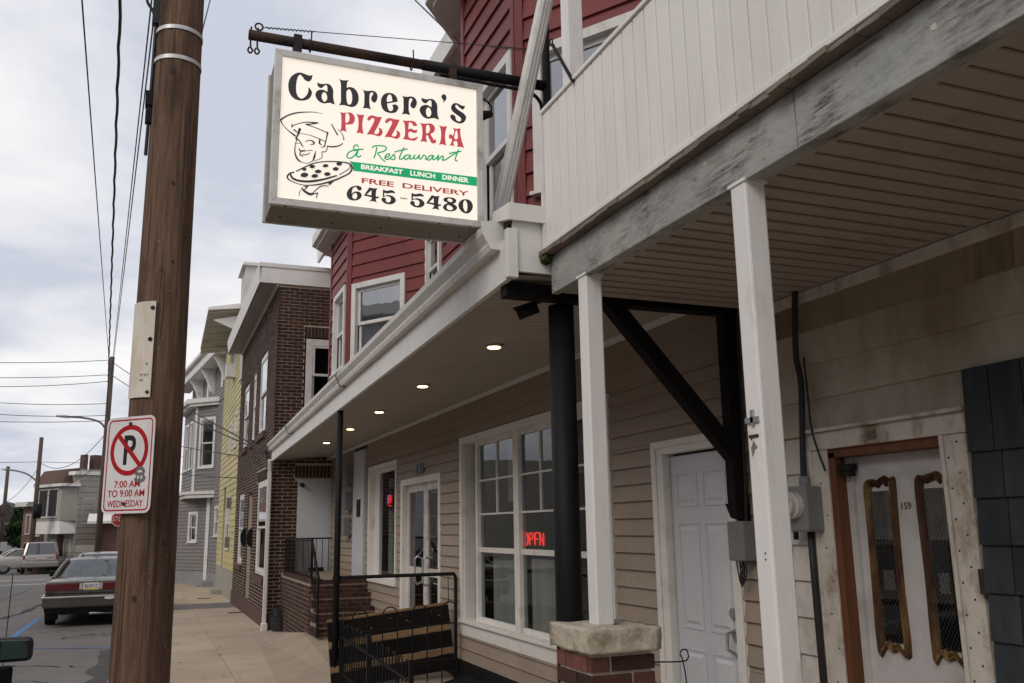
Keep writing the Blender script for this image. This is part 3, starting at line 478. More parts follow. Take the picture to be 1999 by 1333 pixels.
# raised concrete in front of the restaurant
mb = MB(); z = .15
pf = [(2.0, 9.75, .07), (3.25, 9.75, .10), (3.25, 14.9, .14), (2.25, 14.3, .13)]
bt = [(1.35, 9.2, gz(9.2)-.004), (3.25, 9.2, gz(9.2)-.004), (3.25, 17.2, gz(17)-.004), (1.75, 16.8, gz(17)-.004)]
mb.hexa(bt+pf); part('raised_concrete_ramp', mb, mat('ramp_concrete', (.34, .27, .205), .88, .1, .9, detail=10, bump=.25, bscale=60, dirt=(.21, .17, .135), dirt_scale=.8, dirt_lo=.48, dirt_hi=.8), side, bevel=.12)

sp_ = random.Random(4)
for k in range(26):
    x_, y_ = sp_.uniform(.2, 2.0), sp_.uniform(9, 24); r_ = sp_.uniform(.012, .03); part('gum_spot', MB().disc((x_, y_, gz(y_)+.0), (0, 0, 1), r_, .0015, seg=9, ry=r_*sp_.uniform(.6, 1)), MT['crack'], side)
for x_, y_ in ((-1.35, 12.6), (-2.9, 19.5), (.9, 18.2)):
    z_ = gz(y_)+(-.14 if x_ < 0 else 0); sc_ = part('paper_scrap', MB().add([(x_, y_, z_+.004), (x_+.07, y_+.02, z_+.012), (x_+.08, y_+.08, z_+.006), (x_+.01, y_+.06, z_+.015)], [(0, 1, 2, 3)]), MT['paperw']); tag(sc_, {12.6: 'small white scrap lying on the road by the mirror', 19.5: 'white scrap lying on the road left of the blue line', 18.2: 'small pale scrap lying on the pavement past the steps'}[y_], 'litter')

# ================================================================ the restaurant building
rest = thing('restaurant_building', 'two-storey building with beige ground floor pizzeria front and red bays above', 'building', (3.2, 10, 0))
F = frame((3.2, 3.98, 0), (0, 1, 0), (-1, 0, 0)); RL = 17.35-3.98; yo = 3.98
holes = [(5.24-yo-.72-.0, 5.24-yo, .0, 2.11), (6.04-yo, 9.48-yo, .66, 2.56), (10.36-yo, 12.0-yo, .0, 2.22), (12.42-yo, 14.03-yo, .93, 2.55), (14.38-yo, 15.2-yo, .9, 2.93)]
core(F, RL, 3.05, holes, MT['interior'], rest)
hh = [(h[0]-.07, h[1]+.07, h[2]-.07, h[3]+.06) for h in holes]; hh[2] = (hh[2][0], hh[2][1], 0, hh[2][3]); hh[0] = (4.46-yo, 5.37-yo, 0, 2.19)
siding(F, RL, .27, 3.03, .1185, hh, MT['siding'], rest, maxlen=3.8)
part('foundation_board', MB().box(3.13, 3.2, 3.98, 10.25, -.2, .10), MT['black'], rest); part('foundation_board', MB().box(3.155, 3.2, 5.4, 10.25, .10, .265), MT['black'], rest)
part('foundation_board', MB().box(3.17, 3.2, 12.05, 15, -.2, .265), MT['mortar'], rest)
# interior room
part('interior_room', MB().box(4.6, 4.7, 3.98, 17.3, 0, 3.0).box(3.32, 4.6, 3.98, 17.3, 2.98, 3.04).box(3.32, 4.6, 3.98, 17.3, -.02, .05).box(3.32, 4.6, 10.1, 10.2, .05, 2.98).box(3.32, 4.6, 12.2, 12.3, .05, 2.98).box(3.32, 4.6, 4.0, 4.1, .05, 2.98).box(3.32, 4.6, 5.7, 5.8, .05, 2.98), MT['room'], rest)
# white side door
def leaf_panel(mb, F, u0, u1, v0, v1, n):      # raised panel: frame groove and lifted field
    mb.fbox(F, u0, u1, v0, v0+.012, n, n+.006).fbox(F, u0, u1, v1-.012, v1, n, n+.006).fbox(F, u0, u0+.012, v0+.012, v1-.012, n, n+.006).fbox(F, u1-.012, u1, v0+.012, v1-.012, n, n+.006)
    a, b, c, d = u0+.03, u1-.03, v0+.03, v1-.03; mb.hexa([F(a, c, n), F(b, c, n), F(b, d, n), F(a, d, n), F(a+.02, c+.02, n+.009), F(b-.02, c+.02, n+.009), F(b-.02, d-.02, n+.009), F(a+.02, d-.02, n+.009)])
u0, u1 = holes[0][0], holes[0][1]
door = part('door', MB().fbox(F, u0+.012, u1-.012, .125, 2.095, -.075, -.035), MT['doorw'], rest, bevel=.003)
mb = MB(); hw = (u1-u0)
for a, b in ((.09, .335), (.40, .64)):
    for c, d in ((.30, .88), (1.00, 1.66), (1.76, 1.98)): leaf_panel(mb, F, u0+a, u0+b, c, d, -.035)
part('door_panel', mb, MT['doorw'], door)
part('deadbolt', MB().disc(F(u0+.075, 1.13, -.035), (-1, 0, 0), .03, .025), MT['steel'], door)
part('handle', MB().disc(F(u0+.075, 1.0, -.035), (-1, 0, 0), .032, .012).tube([F(u0+.075, 1.03, -.03), F(u0+.075, 1.02, .03), F(u0+.075, .93, .035), F(u0+.075, .9, -.02)], .011), MT['steel'], door)
mb = MB(); mb.fbox(F, u0-.09, u0, 0, 2.11, -.08, .022).fbox(F, u1, u1+.13, 0, 2.11, -.08, .022).fbox(F, u0-.09, u1+.13, 2.11, 2.2, -.08, .022)
mb.fbox(F, u1+.075, u1+.13, 0, 2.2, .022, .034).fbox(F, u0-.09, u0-.045, 0, 2.2, .022, .034).fbox(F, u0-.045, u1+.075, 2.155, 2.2, .022, .034)
part('door_casing', mb, MT['white'], rest, bevel=.004); part('threshold', MB().fbox(F, u0, u1, 0, .12, -.1, .03), MT['alu'], rest)
# big shop window, three bays
wy0, wy1, wz0, wz1 = 6.04-yo, 9.48-yo, .66, 2.56
mb = MB(); mb.fbox(F, wy0-.06, wy1+.07, wz1, wz1+.075, -.12, .03).fbox(F, wy0-.06, wy0+.05, wz0, wz1, -.12, .03).fbox(F, wy1-.02, wy1+.07, wz0, wz1, -.12, .03)
mb.fbox(F, wy0-.06, wy1+.07, wz0-.13, wz0-.002, -.1, .028).fbox(F, wy0-.06, wy1+.07, wz0-.002, wz0+.03, -.12, .06)
sw = part('shop_window', mb, MT['white'], rest, bevel=.004)
part('jamb_board', MB().fbox(F, wy1-.035, wy1-.02, wz0+.03, wz1, -.12, -.0), MT['white'], sw)
secs = [(6.12-yo, 6.9-yo, 1), (7.03-yo, 7.97-yo, 2), (8.1-yo, 9.14-yo, 2)]
for a, b, nc in secs:
    sf = MB(); c, d = wz0+.03, wz1; s = .045; n0, n1 = -.10, -.06
    sf.fbox(F, a-.065, a, c, d, n0-.01, n1+.02).fbox(F, b, b+.065, c, d, n0-.01, n1+.02).fbox(F, a, b, d-s, d, n0, n1).fbox(F, a, b, c, c+s, n0, n1)
    rows = [1.419, 1.785, 2.137]
    for k, rz in enumerate(rows): sf.fbox(F, a, b, rz-(.025 if k == 0 else .009), rz+(.025 if k == 0 else .009), n0+.005, n1-.002)
    sash = part('sash', sf, MT['white'], sw)
    if nc == 2:
        g = MB(); mu = (a+b)/2
        zz = [rows[0]+.025, rows[1]-.009, rows[1]+.009, rows[2]-.009, rows[2]+.009, d-s]
        for k in (1, 2): g.fbox(F, mu-.009, mu+.009, zz[2*k], zz[2*k+1], n0+.006, n1-.003)
        part('glazing_bars', g, MT['white'], sw)
    part('pane', MB().fbox(F, a, b, c+s, d-s, -.083, -.079), MT['glass'], sw)
# café curtains behind the shop window and a ledge of clutter
def curtain(u0, u1, v0, v1, n, amp=.02, waves=9):
    n += .115; mb = MB(); k = waves*8
    pts = [(u0+(u1-u0)*i/k, n+amp*math.sin(i/k*waves*2*math.pi)*(1+.3*math.sin(i*.7))) for i in range(k+1)]
    for (a, na), (b, nb) in zip(pts, pts[1:]): mb.add([F(a, v0, na), F(b, v0, nb), F(b, v1, nb), F(a, v1, na)], [(0, 1, 2, 3)])
    part('curtain', mb, MT['curtain'], rest, smooth=True)
curtain(8.12-yo, 8.95-yo, .68, 1.40, -.26, .014, 13); curtain(7.05-yo, 7.88-yo, .68, 1.36, -.24, .012, 12); curtain(8.15-yo, 8.6-yo, 1.9, 2.5, -.3, .015, 5); curtain(7.1-yo, 7.4-yo, 1.8, 2.5, -.3, .015, 4)
curtain(12.55-yo, 12.95-yo, 1.0, 2.4, -.25, .02, 5); curtain(13.3-yo, 13.6-yo, 1.0, 2.4, -.3, .02, 4)
# small window with its neon
a, b, c, d = holes[3]
mb = MB().fbox(F, a-.06, a+.0, c-.06, d+.06, -.12, .03).fbox(F, b, b+.07, c-.06, d+.06, -.12, .03).fbox(F, a, b, d, d+.06, -.12, .03).fbox(F, a, b, c-.06, c, -.12, .045)
mb.fbox(F, a, a+.035, c, d, -.1, -.06).fbox(F, b-.3, b-.0, c, d, -.12, -.06).fbox(F, a+.035, b-.3, d-.06, d, -.1, -.06).fbox(F, a+.035, b-.3, c, c+.04, -.1, -.06)
w2 = part('side_window', mb, MT['white'], rest, bevel=.004); part('pane', MB().fbox(F, a+.035, b-.3, c+.04, d-.06, -.083, -.079), MT['glass'], w2)
# glazed double door
a, b, c, d = holes[2]
mb = MB().fbox(F, a-.08, a, 0, d+.08, -.1, .03).fbox(F, b, b+.1, 0, d+.08, -.1, .03).fbox(F, a, b, d, d+.08, -.1, .03); part('door_frame', mb, MT['white'], rest, bevel=.004)
gd = part('glass_door', MB().fbox(F, a, b, .12, .22, -.09, -.04).fbox(F, a, b, d-.1, d, -.09, -.04).fbox(F, a, a+.06, .22, d-.1, -.09, -.04).fbox(F, b-.09, b, .22, d-.1, -.09, -.04).fbox(F, 11.02-yo, 11.2-yo, .22, d-.1, -.09, -.04), MT['alu'], rest, bevel=.004)
for p, q in ((a+.06, 11.02-yo), (11.2-yo, b-.09)): part('pane', MB().fbox(F, p, q, .22, d-.1, -.068, -.064), MT['glassdark'], gd)
part('push_bar', MB().fbox(F, a+.06, 11.02-yo, 1.06, 1.16, -.058, -.05).fbox(F, 11.2-yo, b-.09, 1.06, 1.16, -.058, -.05), MT['alu'], gd)
for yy in (11.27, 10.92): part('pull_handle', MB().tube([F(yy-yo, 1.28, -.04), F(yy-yo, 1.3, .02), F(yy-yo, 1.27, .05), F(yy-yo, 1.0, .05), F(yy-yo, .96, .02), F(yy-yo, .98, -.04)], .013), MT['steel'], gd)
for yy, z0, z1, w, mm in ((11.35, 1.5, 1.92, .22, 'paper'), (11.62, 1.62, 1.82, .2, 'paper'), (11.6, 1.36, 1.6, .2, 'paperw'), (10.65, 1.62, 1.98, .24, 'paper'), (11.45, 1.2, 1.36, .16, 'paperw'), (11.8, 1.7, 2.0, .2, 'paper')):
    part('posted_notice', MB().fbox(F, yy-yo-w/2, yy-yo+w/2, z0, z1, -.076, -.072), MT[mm], gd)
M161 = plane((3.172, 0, 0), (0, -1, 0), (0, 0, 1)); text('house_number', '161', M161, -11.34, -10.98, 2.335, 2.465, MT['signk'], rest, bold=.07, th=.004)
# boarded white door leaf at the top of the steps
a, b, c, d = holes[4]
mb = MB().fbox(F, a, b, c, d, -.03, .04); mb.fbox(F, a+.07, a+.085, c+.05, d-.05, .04, .045).fbox(F, b-.085, b-.07, c+.05, d-.05, .04, .045)
bd = part('boarded_door', mb, MT['doorw'], rest); part('mail_slot', MB().fbox(F, a+.22, a+.48, 1.85, 2.13, .04, .05), MT['black'], bd)
for z0, z1, y0 in ((2.38, 2.75, 15.3), (1.98, 2.28, 15.35), (1.55, 1.85, 15.4)):
    part('meter_box', MB().box(3.05, 3.19, y0, y0+.28, z0, z1), MT['greybox'], rest, bevel=.01)

# awning roof over the shop front ------------------------------------------------
XE = lambda y: 1.67+.0288*(y-4.2)
aw = part('awning_roof', MB().hexa([(XE(4.2)+.02, 4.2, 3.24), (3.25, 4.2, 3.62), (3.25, 17.35, 3.62), (XE(17.35)+.02, 17.35, 3.24), (XE(4.2)+.02, 4.2, 3.27), (3.25, 4.2, 3.66), (3.25, 17.35, 3.66), (XE(17.35)+.02, 17.35, 3.27)]), MT['roofdark'], rest)
fy = [4.2+1.65*i for i in range(8)]+[17.35]
for a, b in zip(fy, fy[1:]):
    part('fascia_board', MB().hexa([(XE(a), a+.002, 2.93), (XE(a)+.03, a+.002, 2.93), (XE(b)+.03, b-.002, 2.93), (XE(b), b-.002, 2.93), (XE(a), a+.002, 3.16), (XE(a)+.03, a+.002, 3.16), (XE(b)+.03, b-.002, 3.16), (XE(b), b-.002, 3.16)]), MT['white'], rest)
prof = [(0, 3.12), (-.05, 3.12), (-.062, 3.15), (-.062, 3.165), (-.095, 3.21), (-.10, 3.245), (-.092, 3.245), (-.06, 3.19), (-.045, 3.135), (-.005, 3.135), (0, 3.27)]
n = len(prof)
for a, b in ((4.33, 9.2), (9.2, 14.0), (14.0, 17.25)):
    mb = MB(); mb.add([(XE(a)+p, a, z) for p, z in prof]+[(XE(b)+p, b, z) for p, z in prof], [tuple(range(n)), tuple(range(n, 2*n))[::-1]]+[(i, n+i, n+(i+1) % n, (i+1) % n) for i in range(n)]); part('gutter', mb, MT['white'], rest)
    part('gutter_joint', MB().tube([(XE(b)-.0, b-.01, 3.11), (XE(b)-.066, b-.01, 3.112), (XE(b)-.112, b-.01, 3.215), (XE(b)-.10, b-.01, 3.26)], .008), MT['greybox'], rest)
part('gutter_end_cap', MB().prism([(XE(4.33)-.0, 4.325, 3.12), (XE(4.33)-.055, 4.325, 3.12), (XE(4.33)-.105, 4.325, 3.21), (XE(4.33)-.105, 4.325, 3.27), (XE(4.33)+.06, 4.325, 3.3)], (0, -.012, 0)), MT['white'], rest)
part('end_board', MB().box(1.70, 2.6, 4.185, 4.21, 2.97, 3.27), MT['white'], rest); part('end_board_corner', MB().box(XE(4.2)-.012, 1.72, 4.17, 4.215, 2.93, 3.2), MT['white'], rest, bevel=.005)
part('end_flashing', MB().hexa([(1.66, 4.15, 3.24), (2.7, 4.15, 3.24), (2.7, 4.4, 3.30), (1.66, 4.4, 3.30), (1.66, 4.14, 3.33), (2.7, 4.14, 3.33), (2.7, 4.4, 3.36), (1.66, 4.4, 3.36)]), MT['skirt'], rest)
y = 4.24
sb = {}
while y < 17.3:
    w = .1; x0 = XE(y)+.03; key = round(x0, 2)
    part('soffit_board', MB().hexa([(x0, y+.002, 2.955), (3.2, y+.002, 3.035), (3.2, y+w-.003, 3.035), (x0, y+w-.003, 2.955), (x0, y+.002, 2.965), (3.2, y+.002, 3.045), (3.2, y+w-.003, 3.045), (x0, y+w-.003, 2.965)]), MT['soffit2'], rest); y += w
part('soffit_backing', MB().hexa([(1.72, 4.24, 2.985), (3.2, 4.24, 3.055), (3.2, 17.3, 3.055), (2.1, 17.3, 2.985), (1.72, 4.24, 3.0), (3.2, 4.24, 3.07), (3.2, 17.3, 3.07), (2.1, 17.3, 3.0)]), MT['interior'], rest)
part('soffit_trim', MB().box(3.15, 3.18, 4.24, 17.3, 2.99, 3.03), MT['white'], rest)
for i, (lx, ly) in enumerate(((2.32, 6.14), (2.33, 8.1), (2.38, 10.08), (2.43, 11.95), (2.47, 13.95))):
    zz = 2.955+.08*(lx-XE(ly))/(3.2-XE(ly))-.003
    rl = part('recessed_light', MB().disc((lx, ly, zz-.012), (0, 0, 1), .075, .012), MT['soffit2'], rest, smooth=False)
    part('bulb', MB().disc((lx, ly, zz-.019), (0, 0, 1), .047, .006), MT['lamp'], rl)
    ld = bpy.data.lights.new('recessed_lamp', 'SPOT'); ld.energy = 9; ld.color = (1, .74, .45); ld.spot_size = R(120); ld.spot_blend = .8; ld.shadow_soft_size = .05
    lo = bpy.data.objects.new('recessed_lamp', ld); C.objects.link(lo); lo.location = (lx, ly, zz-.03)

# red upper storey ---------------------------------------------------------------
UF = frame((3.2, 3.0, 3.3), (0, 1, 0), (-1, 0, 0))
uh = [(10.3-3, 10.95-3, 4.5-3.3, 5.45-3.3)]
core(UF, 14.35, 3.75, uh, MT['interior'], rest, name='upper_wall')
part('interior_wall', MB().box(3.5, 9, 3.0, 17.35, 3.06, 7.05), MT['interior'], rest)
part('roof', MB().box(2.85, 9.2, 2.6, 17.4, 7.06, 7.16), MT['white'], rest); part('eave_fascia', MB().box(2.80, 2.85, 4.0, 17.4, 6.9, 7.2), MT['white'], rest)
part('gable_wall', MB().box(3.2, 9, 17.30, 17.38, 3.7, 7.05), MT['red'], rest)
siding(UF, 14.35, .36, 3.72, .18, [(q[0]-.08, q[1]+.08, q[2]-.08, q[3]+.08) for q in uh]+[(9.1-1.2, 9.1+1.9, -1, 2.9), (1.57, 5.24, -1, 3.6)], MT['red'], rest, prefix='red_siding_board')
window(UF, *uh[0][:2], *uh[0][2:], rest, gl=MT['glassup'])
part('corner_trim', MB().fbox(UF, 6.0, 6.09, .3, 3.7, 0, .03), MT['red'], rest)
def bay(yn, yf, X0, zb, zt, side_win, front_win, cw=True):
    # near side runs from the wall to the front corner, then the front face, then the far side
    e = (3.2-X0); near = frame((3.2, yn-1.5*e, zb), (-1, 1.5, 0), (-1.5, -1, 0)); Ls = e*math.hypot(1, 1.5)
    front = frame((X0, yn, zb), (0, 1, 0), (-1, 0, 0)); Lf = yf-yn
    far = frame((X0, yf, zb), (1, 1.5, 0), (-1.5, 1, 0)); H = zt-zb
    bw = part('bay_wall', MB(), MT['interior'], rest) if False else None
    for fr, L, w in ((near, Ls, side_win), (front, Lf, front_win), (far, Ls, None)):
        hs = [w] if w else []
        core(fr, L, H, hs, MT['interior'], rest, n0=-.08, name='bay_wall')
        siding(fr, L, 0, H, .18, [(h[0]-.06, h[1]+.06, h[2]-.06, h[3]+.05) for h in hs], MT['red'], rest, prefix='red_siding_board')
        if w: window(fr, w[0]-.05, w[1]+.05, w[2]-.05, w[3]+.05, rest, cas=.08, proud=.045, gl=MT['glassup'], blind=.45)
    for f2, u, f3, u3 in ((near, Ls, front, 0), (front, Lf, far, 0)):
        part('bay_corner_trim', MB().fbox(f2, u-.07, u+.004, 0, H, 0, .028).fbox(f3, 0, .07, 0, H, 0, .028), MT['red'], rest)
    poly = [(3.2, yn-1.5*e-.35), (X0-.22, yn-.25), (X0-.22, yf+.25), (3.2, yf+1.5*e+.35)]
    part('bay_cornice', MB().prism([(x, y, zt) for x, y in poly], (0, 0, .05)).prism([(x+(.0 if x > 3 else -.06), y+(0.05 if i > 1 else -.05), zt+.05) for i, (x, y) in enumerate(poly)], (0, 0, .16)), MT['white'], rest)
    part('bay_skirt', MB().prism([(x, y, zb-.35) for x, y in [(3.2, yn-1.5*e), (X0, yn), (X0, yf), (3.2, yf+1.5*e)]], (0, 0, .35)), MT['red'], rest)
bay(5.77, 7.04, 2.4, 3.66, 6.45, (.47, 1.24, .42, 1.47), (.1, .78, .38, 1.56))
bay(12.1, 13.42, 2.4, 3.66, 6.0, (.42, 1.3, .28, 1.3), (.16, .9, .25, 1.35))
# diagonal downspout from the upper gutter into the awning gutter
ds = part('downspout', MB().bar((1.75, 4.63, 3.25), (2.05, 4.305, 5.0), .085, .07, up=(0, 1, 0)).bar((2.05, 4.305, 5.0), (2.5, 4.6, 5.4), .085, .07, up=(0, 1, 0)), MT['white'], rest, bevel=.012)
for k in (-1, 0, 1): part('downspout_rib', MB().bar((1.75+.02*k, 4.59, 3.25), (2.05+.02*k, 4.265, 5.0), .006, .012, up=(0, 1, 0)), MT['white'], rest)

# ================================================================ neighbour house with the balcony porch
por = thing('porch_house', 'house with white-panelled balcony on a grey beam over door 159', 'house', (3.2, 2, 0))
PF = frame((3.2, -4, 0), (0, 1, 0), (-1, 0, 0)); PL = 7.98
dz = (2.93+4, 3.62+4)
ph = [(dz[0], dz[1], 0, 1.99)]
core(PF, PL, 3.3, ph, MT['mortar'], por); part('interior_wall', MB().box(3.3, 3.35, -4, 3.98, -.1, 3.3), MT['interior'], por)
part('upper_wall', MB().box(3.2, 9, -4, 2.98, 3.3, 7), MT['shinglew'], por); part('roof', MB().box(2.9, 9, -4, 2.6, 7, 7.1), MT['white'], por)
sh = [(dz[0]-.14, dz[1]+.17, 0, 2.09)]
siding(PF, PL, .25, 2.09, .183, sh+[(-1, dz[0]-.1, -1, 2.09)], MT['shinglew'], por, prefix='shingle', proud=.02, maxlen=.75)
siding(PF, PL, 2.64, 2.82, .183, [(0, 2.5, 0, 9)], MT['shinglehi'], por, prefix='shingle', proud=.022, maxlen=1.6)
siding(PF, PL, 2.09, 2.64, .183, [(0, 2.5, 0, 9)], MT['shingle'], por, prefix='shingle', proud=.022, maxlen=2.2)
part('wall_frieze', MB().box(3.165, 3.2, -2, 3.98, 2.80, 2.862), MT['trimold'], por, bevel=.003)
# navy shingles on the near wall
NF = frame((3.15, -3, 0), (0, 1, 0), (-1, 0, 0))
part('navy_wall_backing', MB().fbox(NF, 0, 5.74, 0, 2.27, -.05, -.0), MT['navy'], por)
k = 0; z = -.1
for z, hgt in [(1.931-.1865*q, .186) for q in range(1, 12)]+[(1.931, .338)]:
    u = 5.745-.007*(2.2-z)*0
    while u > 3.9:
        w = random.choice((.13, .14, .15, .16)); part('navy_shingle', MB().hexa([NF(u-w+.003, z-.01, .006), NF(u-.003, z-.01, .006), NF(u-.003, z-.01, .022), NF(u-w+.003, z-.01, .022), NF(u-w+.003, z+hgt-.004, 0), NF(u-.003, z+hgt-.004, 0), NF(u-.003, z+hgt-.004, .008), NF(u-w+.003, z+hgt-.004, .008)]), MT['navy'], por); u -= w; k += 1
# door 159
u0, u1 = dz; DF = PF
slab = part('door', MB().fbox(DF, u0+.005, u1-.02, .12, 1.965, -.11, -.07), MT['door2'], por, bevel=.003)
part('orange_jamb', MB().fbox(DF, u1-.02, u1+.025, .1, 1.99, -.11, .012).fbox(DF, u0-.01, u1+.025, 1.965, 2.01, -.11, .012), MT['orange'], por)
part('inner_stop', MB().fbox(DF, u1-.06, u1-.022, .1, 1.965, -.07, -.05), MT['door2'], por)
tr = part('door_casing', MB().fbox(DF, u1+.025, u1+.135, .1, 2.01, 0, .024).fbox(DF, u0-.14, u0-.01, .1, 2.01, 0, .026), MT['trimold'], por, bevel=.004)
part('casing_bead', MB().fbox(DF, u1+.125, u1+.15, .1, 2.01, 0, .04).fbox(DF, u0-.03, u0-.01, .1, 2.01, .026, .04), MT['trimold'], por, bevel=.004)
hd = MB(); hd.hexa([DF(u0-.15, 2.01, 0), DF(u1+.155, 2.01, 0), DF(u1+.155, 2.01, .035), DF(u0-.15, 2.01, .035), DF(u0-.15, 2.10, 0), DF(u1+.155, 2.10, 0), DF(u1+.155, 2.10, .03), DF(u0-.15, 2.10, .03)]); hd.fbox(DF, u0-.16, u1+.165, 2.10, 2.118, 0, .055)
part('door_header', hd, MT['trimold'], por, bevel=.004); part('old_number_ghost', MB().fbox(DF, 3.28+4, 3.34+4, 2.03, 2.07, .035, .0365), MT['deckwood'], por)
for i in range(26): part('nail', MB().disc(DF(u0-.045-(i % 2)*.05, .35+i*.065, .026), (-1, 0, 0), .005, .002, seg=6), MT['rust'], por)
for i in range(10): part('nail', MB().disc(DF(u1+.05+(i % 2)*.03, .4+i*.16, .024), (-1, 0, 0), .005, .002, seg=6), MT['rust'], por)
part('hinge', MB().fbox(DF, u0-.19, u0-.145, 1.35, 1.45, .02, .05), MT['rust'], por)
part('door_viewer_camera', MB().disc(DF(u1-.06, 1.93, -.03), (0, 0, -1), .045, .03).disc(DF(u1-.06, 1.90, -.03), (0, 0, -1), .035, .03), MT['black'], por)
L1 = [(3.494, 1.828), (3.441, 1.85), (3.409, 1.842), (3.365, 1.864), (3.328, 1.846), (3.292, 1.842), (3.298, 1.632), (3.303, 1.313), (3.301, 1.037), (3.366, 1.057), (3.406, 1.041), (3.442, 1.065), (3.502, 1.03), (3.499, 1.419), (3.495, 1.634)]
L2 = [(3.171, 1.835), (3.129, 1.85), (3.085, 1.859), (3.048, 1.865), (3.01, 1.843), (2.976, 1.838), (2.978, 1.587), (2.978, 1.312), (2.98, 1.035), (3.041, 1.058), (3.083, 1.043), (3.12, 1.064), (3.172, 1.037), (3.169, 1.409), (3.174, 1.631)]
for Lp in (L1, L2):
    cy = sum(p[0] for p in Lp)/len(Lp); cz = 1.44; Q = catmull([(a, b, 0) for a, b in Lp], 3, True); n = len(Q)
    def ins(p, w): return (cy+(p[0]-cy)*(1-w/.10), cz+(p[1]-cz)*(1-w/.42))
    X = 3.27; mb = MB()
    ring = [[(X, p[0], p[1]) for p in Q], [(X-.022, *ins(p, .010)) for p in Q], [(X-.014, *ins(p, .022)) for p in Q], [(X-.02, *ins(p, .028)) for p in Q], [(X, *ins(p, .042)) for p in Q]]
    vs = [v for r in ring for v in r]; fs = [(r*n+i, r*n+(i+1) % n, (r+1)*n+(i+1) % n, (r+1)*n+i) for r in range(4) for i in range(n)]
    lf = part('lite_frame', mb.add(vs, fs), MT['gold'], slab)
    yl = [p[0] for p in Lp]; y0, y1 = min(yl)+.045, max(yl)-.045
    part('lite_backing', MB().box(X+.0, X+.002, y0, y1, 1.09, 1.79), MT['interior'], slab)
    part('lace', MB().box(X-.004, X-.0015, y0, y1, 1.56, 1.79), MT['lace'], slab); part('lace', MB().box(X-.004, X-.0015, y0+.02, y1-.03, 1.33, 1.42), MT['lace'], slab)
    g = MB(); st = .032
    for k in range(-10, 33):
        for sgn in (1, -1):
            a = (y0, 1.09+k*st); b = (y1, 1.09+k*st+sgn*(y1-y0)*1.6); tt_ = sorted(((1.09-a[1])/(b[1]-a[1]), (1.79-a[1])/(b[1]-a[1])))
            t0_, t1_ = max(0, tt_[0]), min(1, tt_[1])
            if t1_-t0_ < .02: continue
            pts = [(a[0]+(b[0]-a[0])*t, a[1]+(b[1]-a[1])*t) for t in (t0_, t1_)]
            g.tube([(X-.006, *pts[0]), (X-.006, *pts[1])], .0012, n=4, caps=False)
    part('lead_lattice', g, MT['leading'], slab); part('pane', MB().box(X-.009, X-.008, y0, y1, 1.09, 1.79), MT['glassdoor'], slab)
M159 = plane((3.267, 0, 0), (0, -1, 0), (0, 0, 1)); text('house_number', '159', M159, -3.272, -3.214, 1.70, 1.732, MT['gold'], slab)
# balcony --------------------------------------------------------------------------
DN, DFar = -2.2, 4.155
for a, b in ((2.19, DFar), (-.2, 2.185), (-2.2, -.205)):
    part('beam', MB().box(1.90, 1.94, a, b, 2.85, 3.058), MT['beam'], por, bevel=.004)
part('beam_inner', MB().box(1.94, 1.98, DN, DFar-.01, 2.86, 3.05), MT['beam'], por)
mb = MB(); y = DN
while y < DFar:
    w = random.uniform(.05, .14); d = random.uniform(-.013, .010); e1 = random.uniform(-.006, .004); mb.hexa([(1.848+d, y+.001, 3.060+e1*.4), (3.2, y+.001, 3.06), (3.2, y+w-.001, 3.06), (1.848+d+random.uniform(-.006, .006), y+w-.001, 3.060), (1.852+d, y+.001, 3.083+e1), (3.2, y+.001, 3.08), (3.2, y+w-.001, 3.08), (1.852+d+random.uniform(-.004, .004), y+w-.001, 3.083+e1)]); y += w
dk = part('deck_boards', mb, MT['deckwood'], por); dk['kind'] = 'stuff'
rb = random.Random(8)
for (ky, kz, kr) in ((3.95, 2.93, .006), (3.55, 3.0, .007), (3.2, 2.90, .006), (2.78, 2.97, .012), (2.62, 2.92, .006), (2.42, 2.98, .013), (2.1, 2.92, .008), (1.9, 3.0, .006), (3.75, 2.9, .004), (2.95, 2.94, .005)):
    part('knot', MB().disc((1.9002, ky, kz), (-1, 0, 0), kr*1.2, .0004, seg=10, ry=kr*.8), MT['greybox'], por)
for (ky, kz) in ((2.70, 2.995), (2.35, 2.88), (1.6, 2.95), (4.1, 2.86)): part('peeled_chip', MB().prism([(1.9, ky, kz), (1.9, ky+.02, kz+.006), (1.9, ky+.022, kz+.02), (1.9, ky+.006, kz+.024)], (-.0015, 0, 0)), MT['trimold'], por)
y = DN; i = 0
while y < DFar-.02:
    q = random.uniform(-.0008, .0008); part('soffit_board', MB().hexa([(1.98, y+.002, 2.862+q), (3.18, y+.002, 2.862+q), (3.18, y+.1015, 2.871+q), (1.98, y+.1015, 2.871+q), (1.98, y+.002, 2.872), (3.18, y+.002, 2.872), (3.18, y+.1015, 2.876), (1.98, y+.1015, 2.876)]), MT['soffit'], por, bevel=.0015); y += .103
part('soffit_channel', MB().box(3.165, 3.2, DN, DFar, 2.855, 2.87).box(1.98, 2.0, DN, DFar, 2.862, 2.868), MT['soffit'], por)
part('soffit_backing', MB().box(1.98, 3.2, DN, DFar, 2.878, 2.9), MT['soffit'], por)
y = DFar
while y > DN:
    a = y-.1; part('skirt_panel', MB().hexa([(1.875, a+.004, 3.115), (1.89, a+.004, 3.115), (1.89, y-.004, 3.115), (1.875, y-.004, 3.115), (1.872, a+.004, 3.868), (1.89, a+.004, 3.868), (1.89, y-.004, 3.868), (1.872, y-.004, 3.868)]), MT['skirt'], por, bevel=.004); y = a
part('skirt_backing', MB().box(1.882, 1.93, DN, DFar, 3.085, 3.865), MT['white'], por)
part('skirt_corner_trim', MB().box(1.862, 1.93, DFar-.002, DFar+.022, 3.1, 3.87), MT['white'], por)
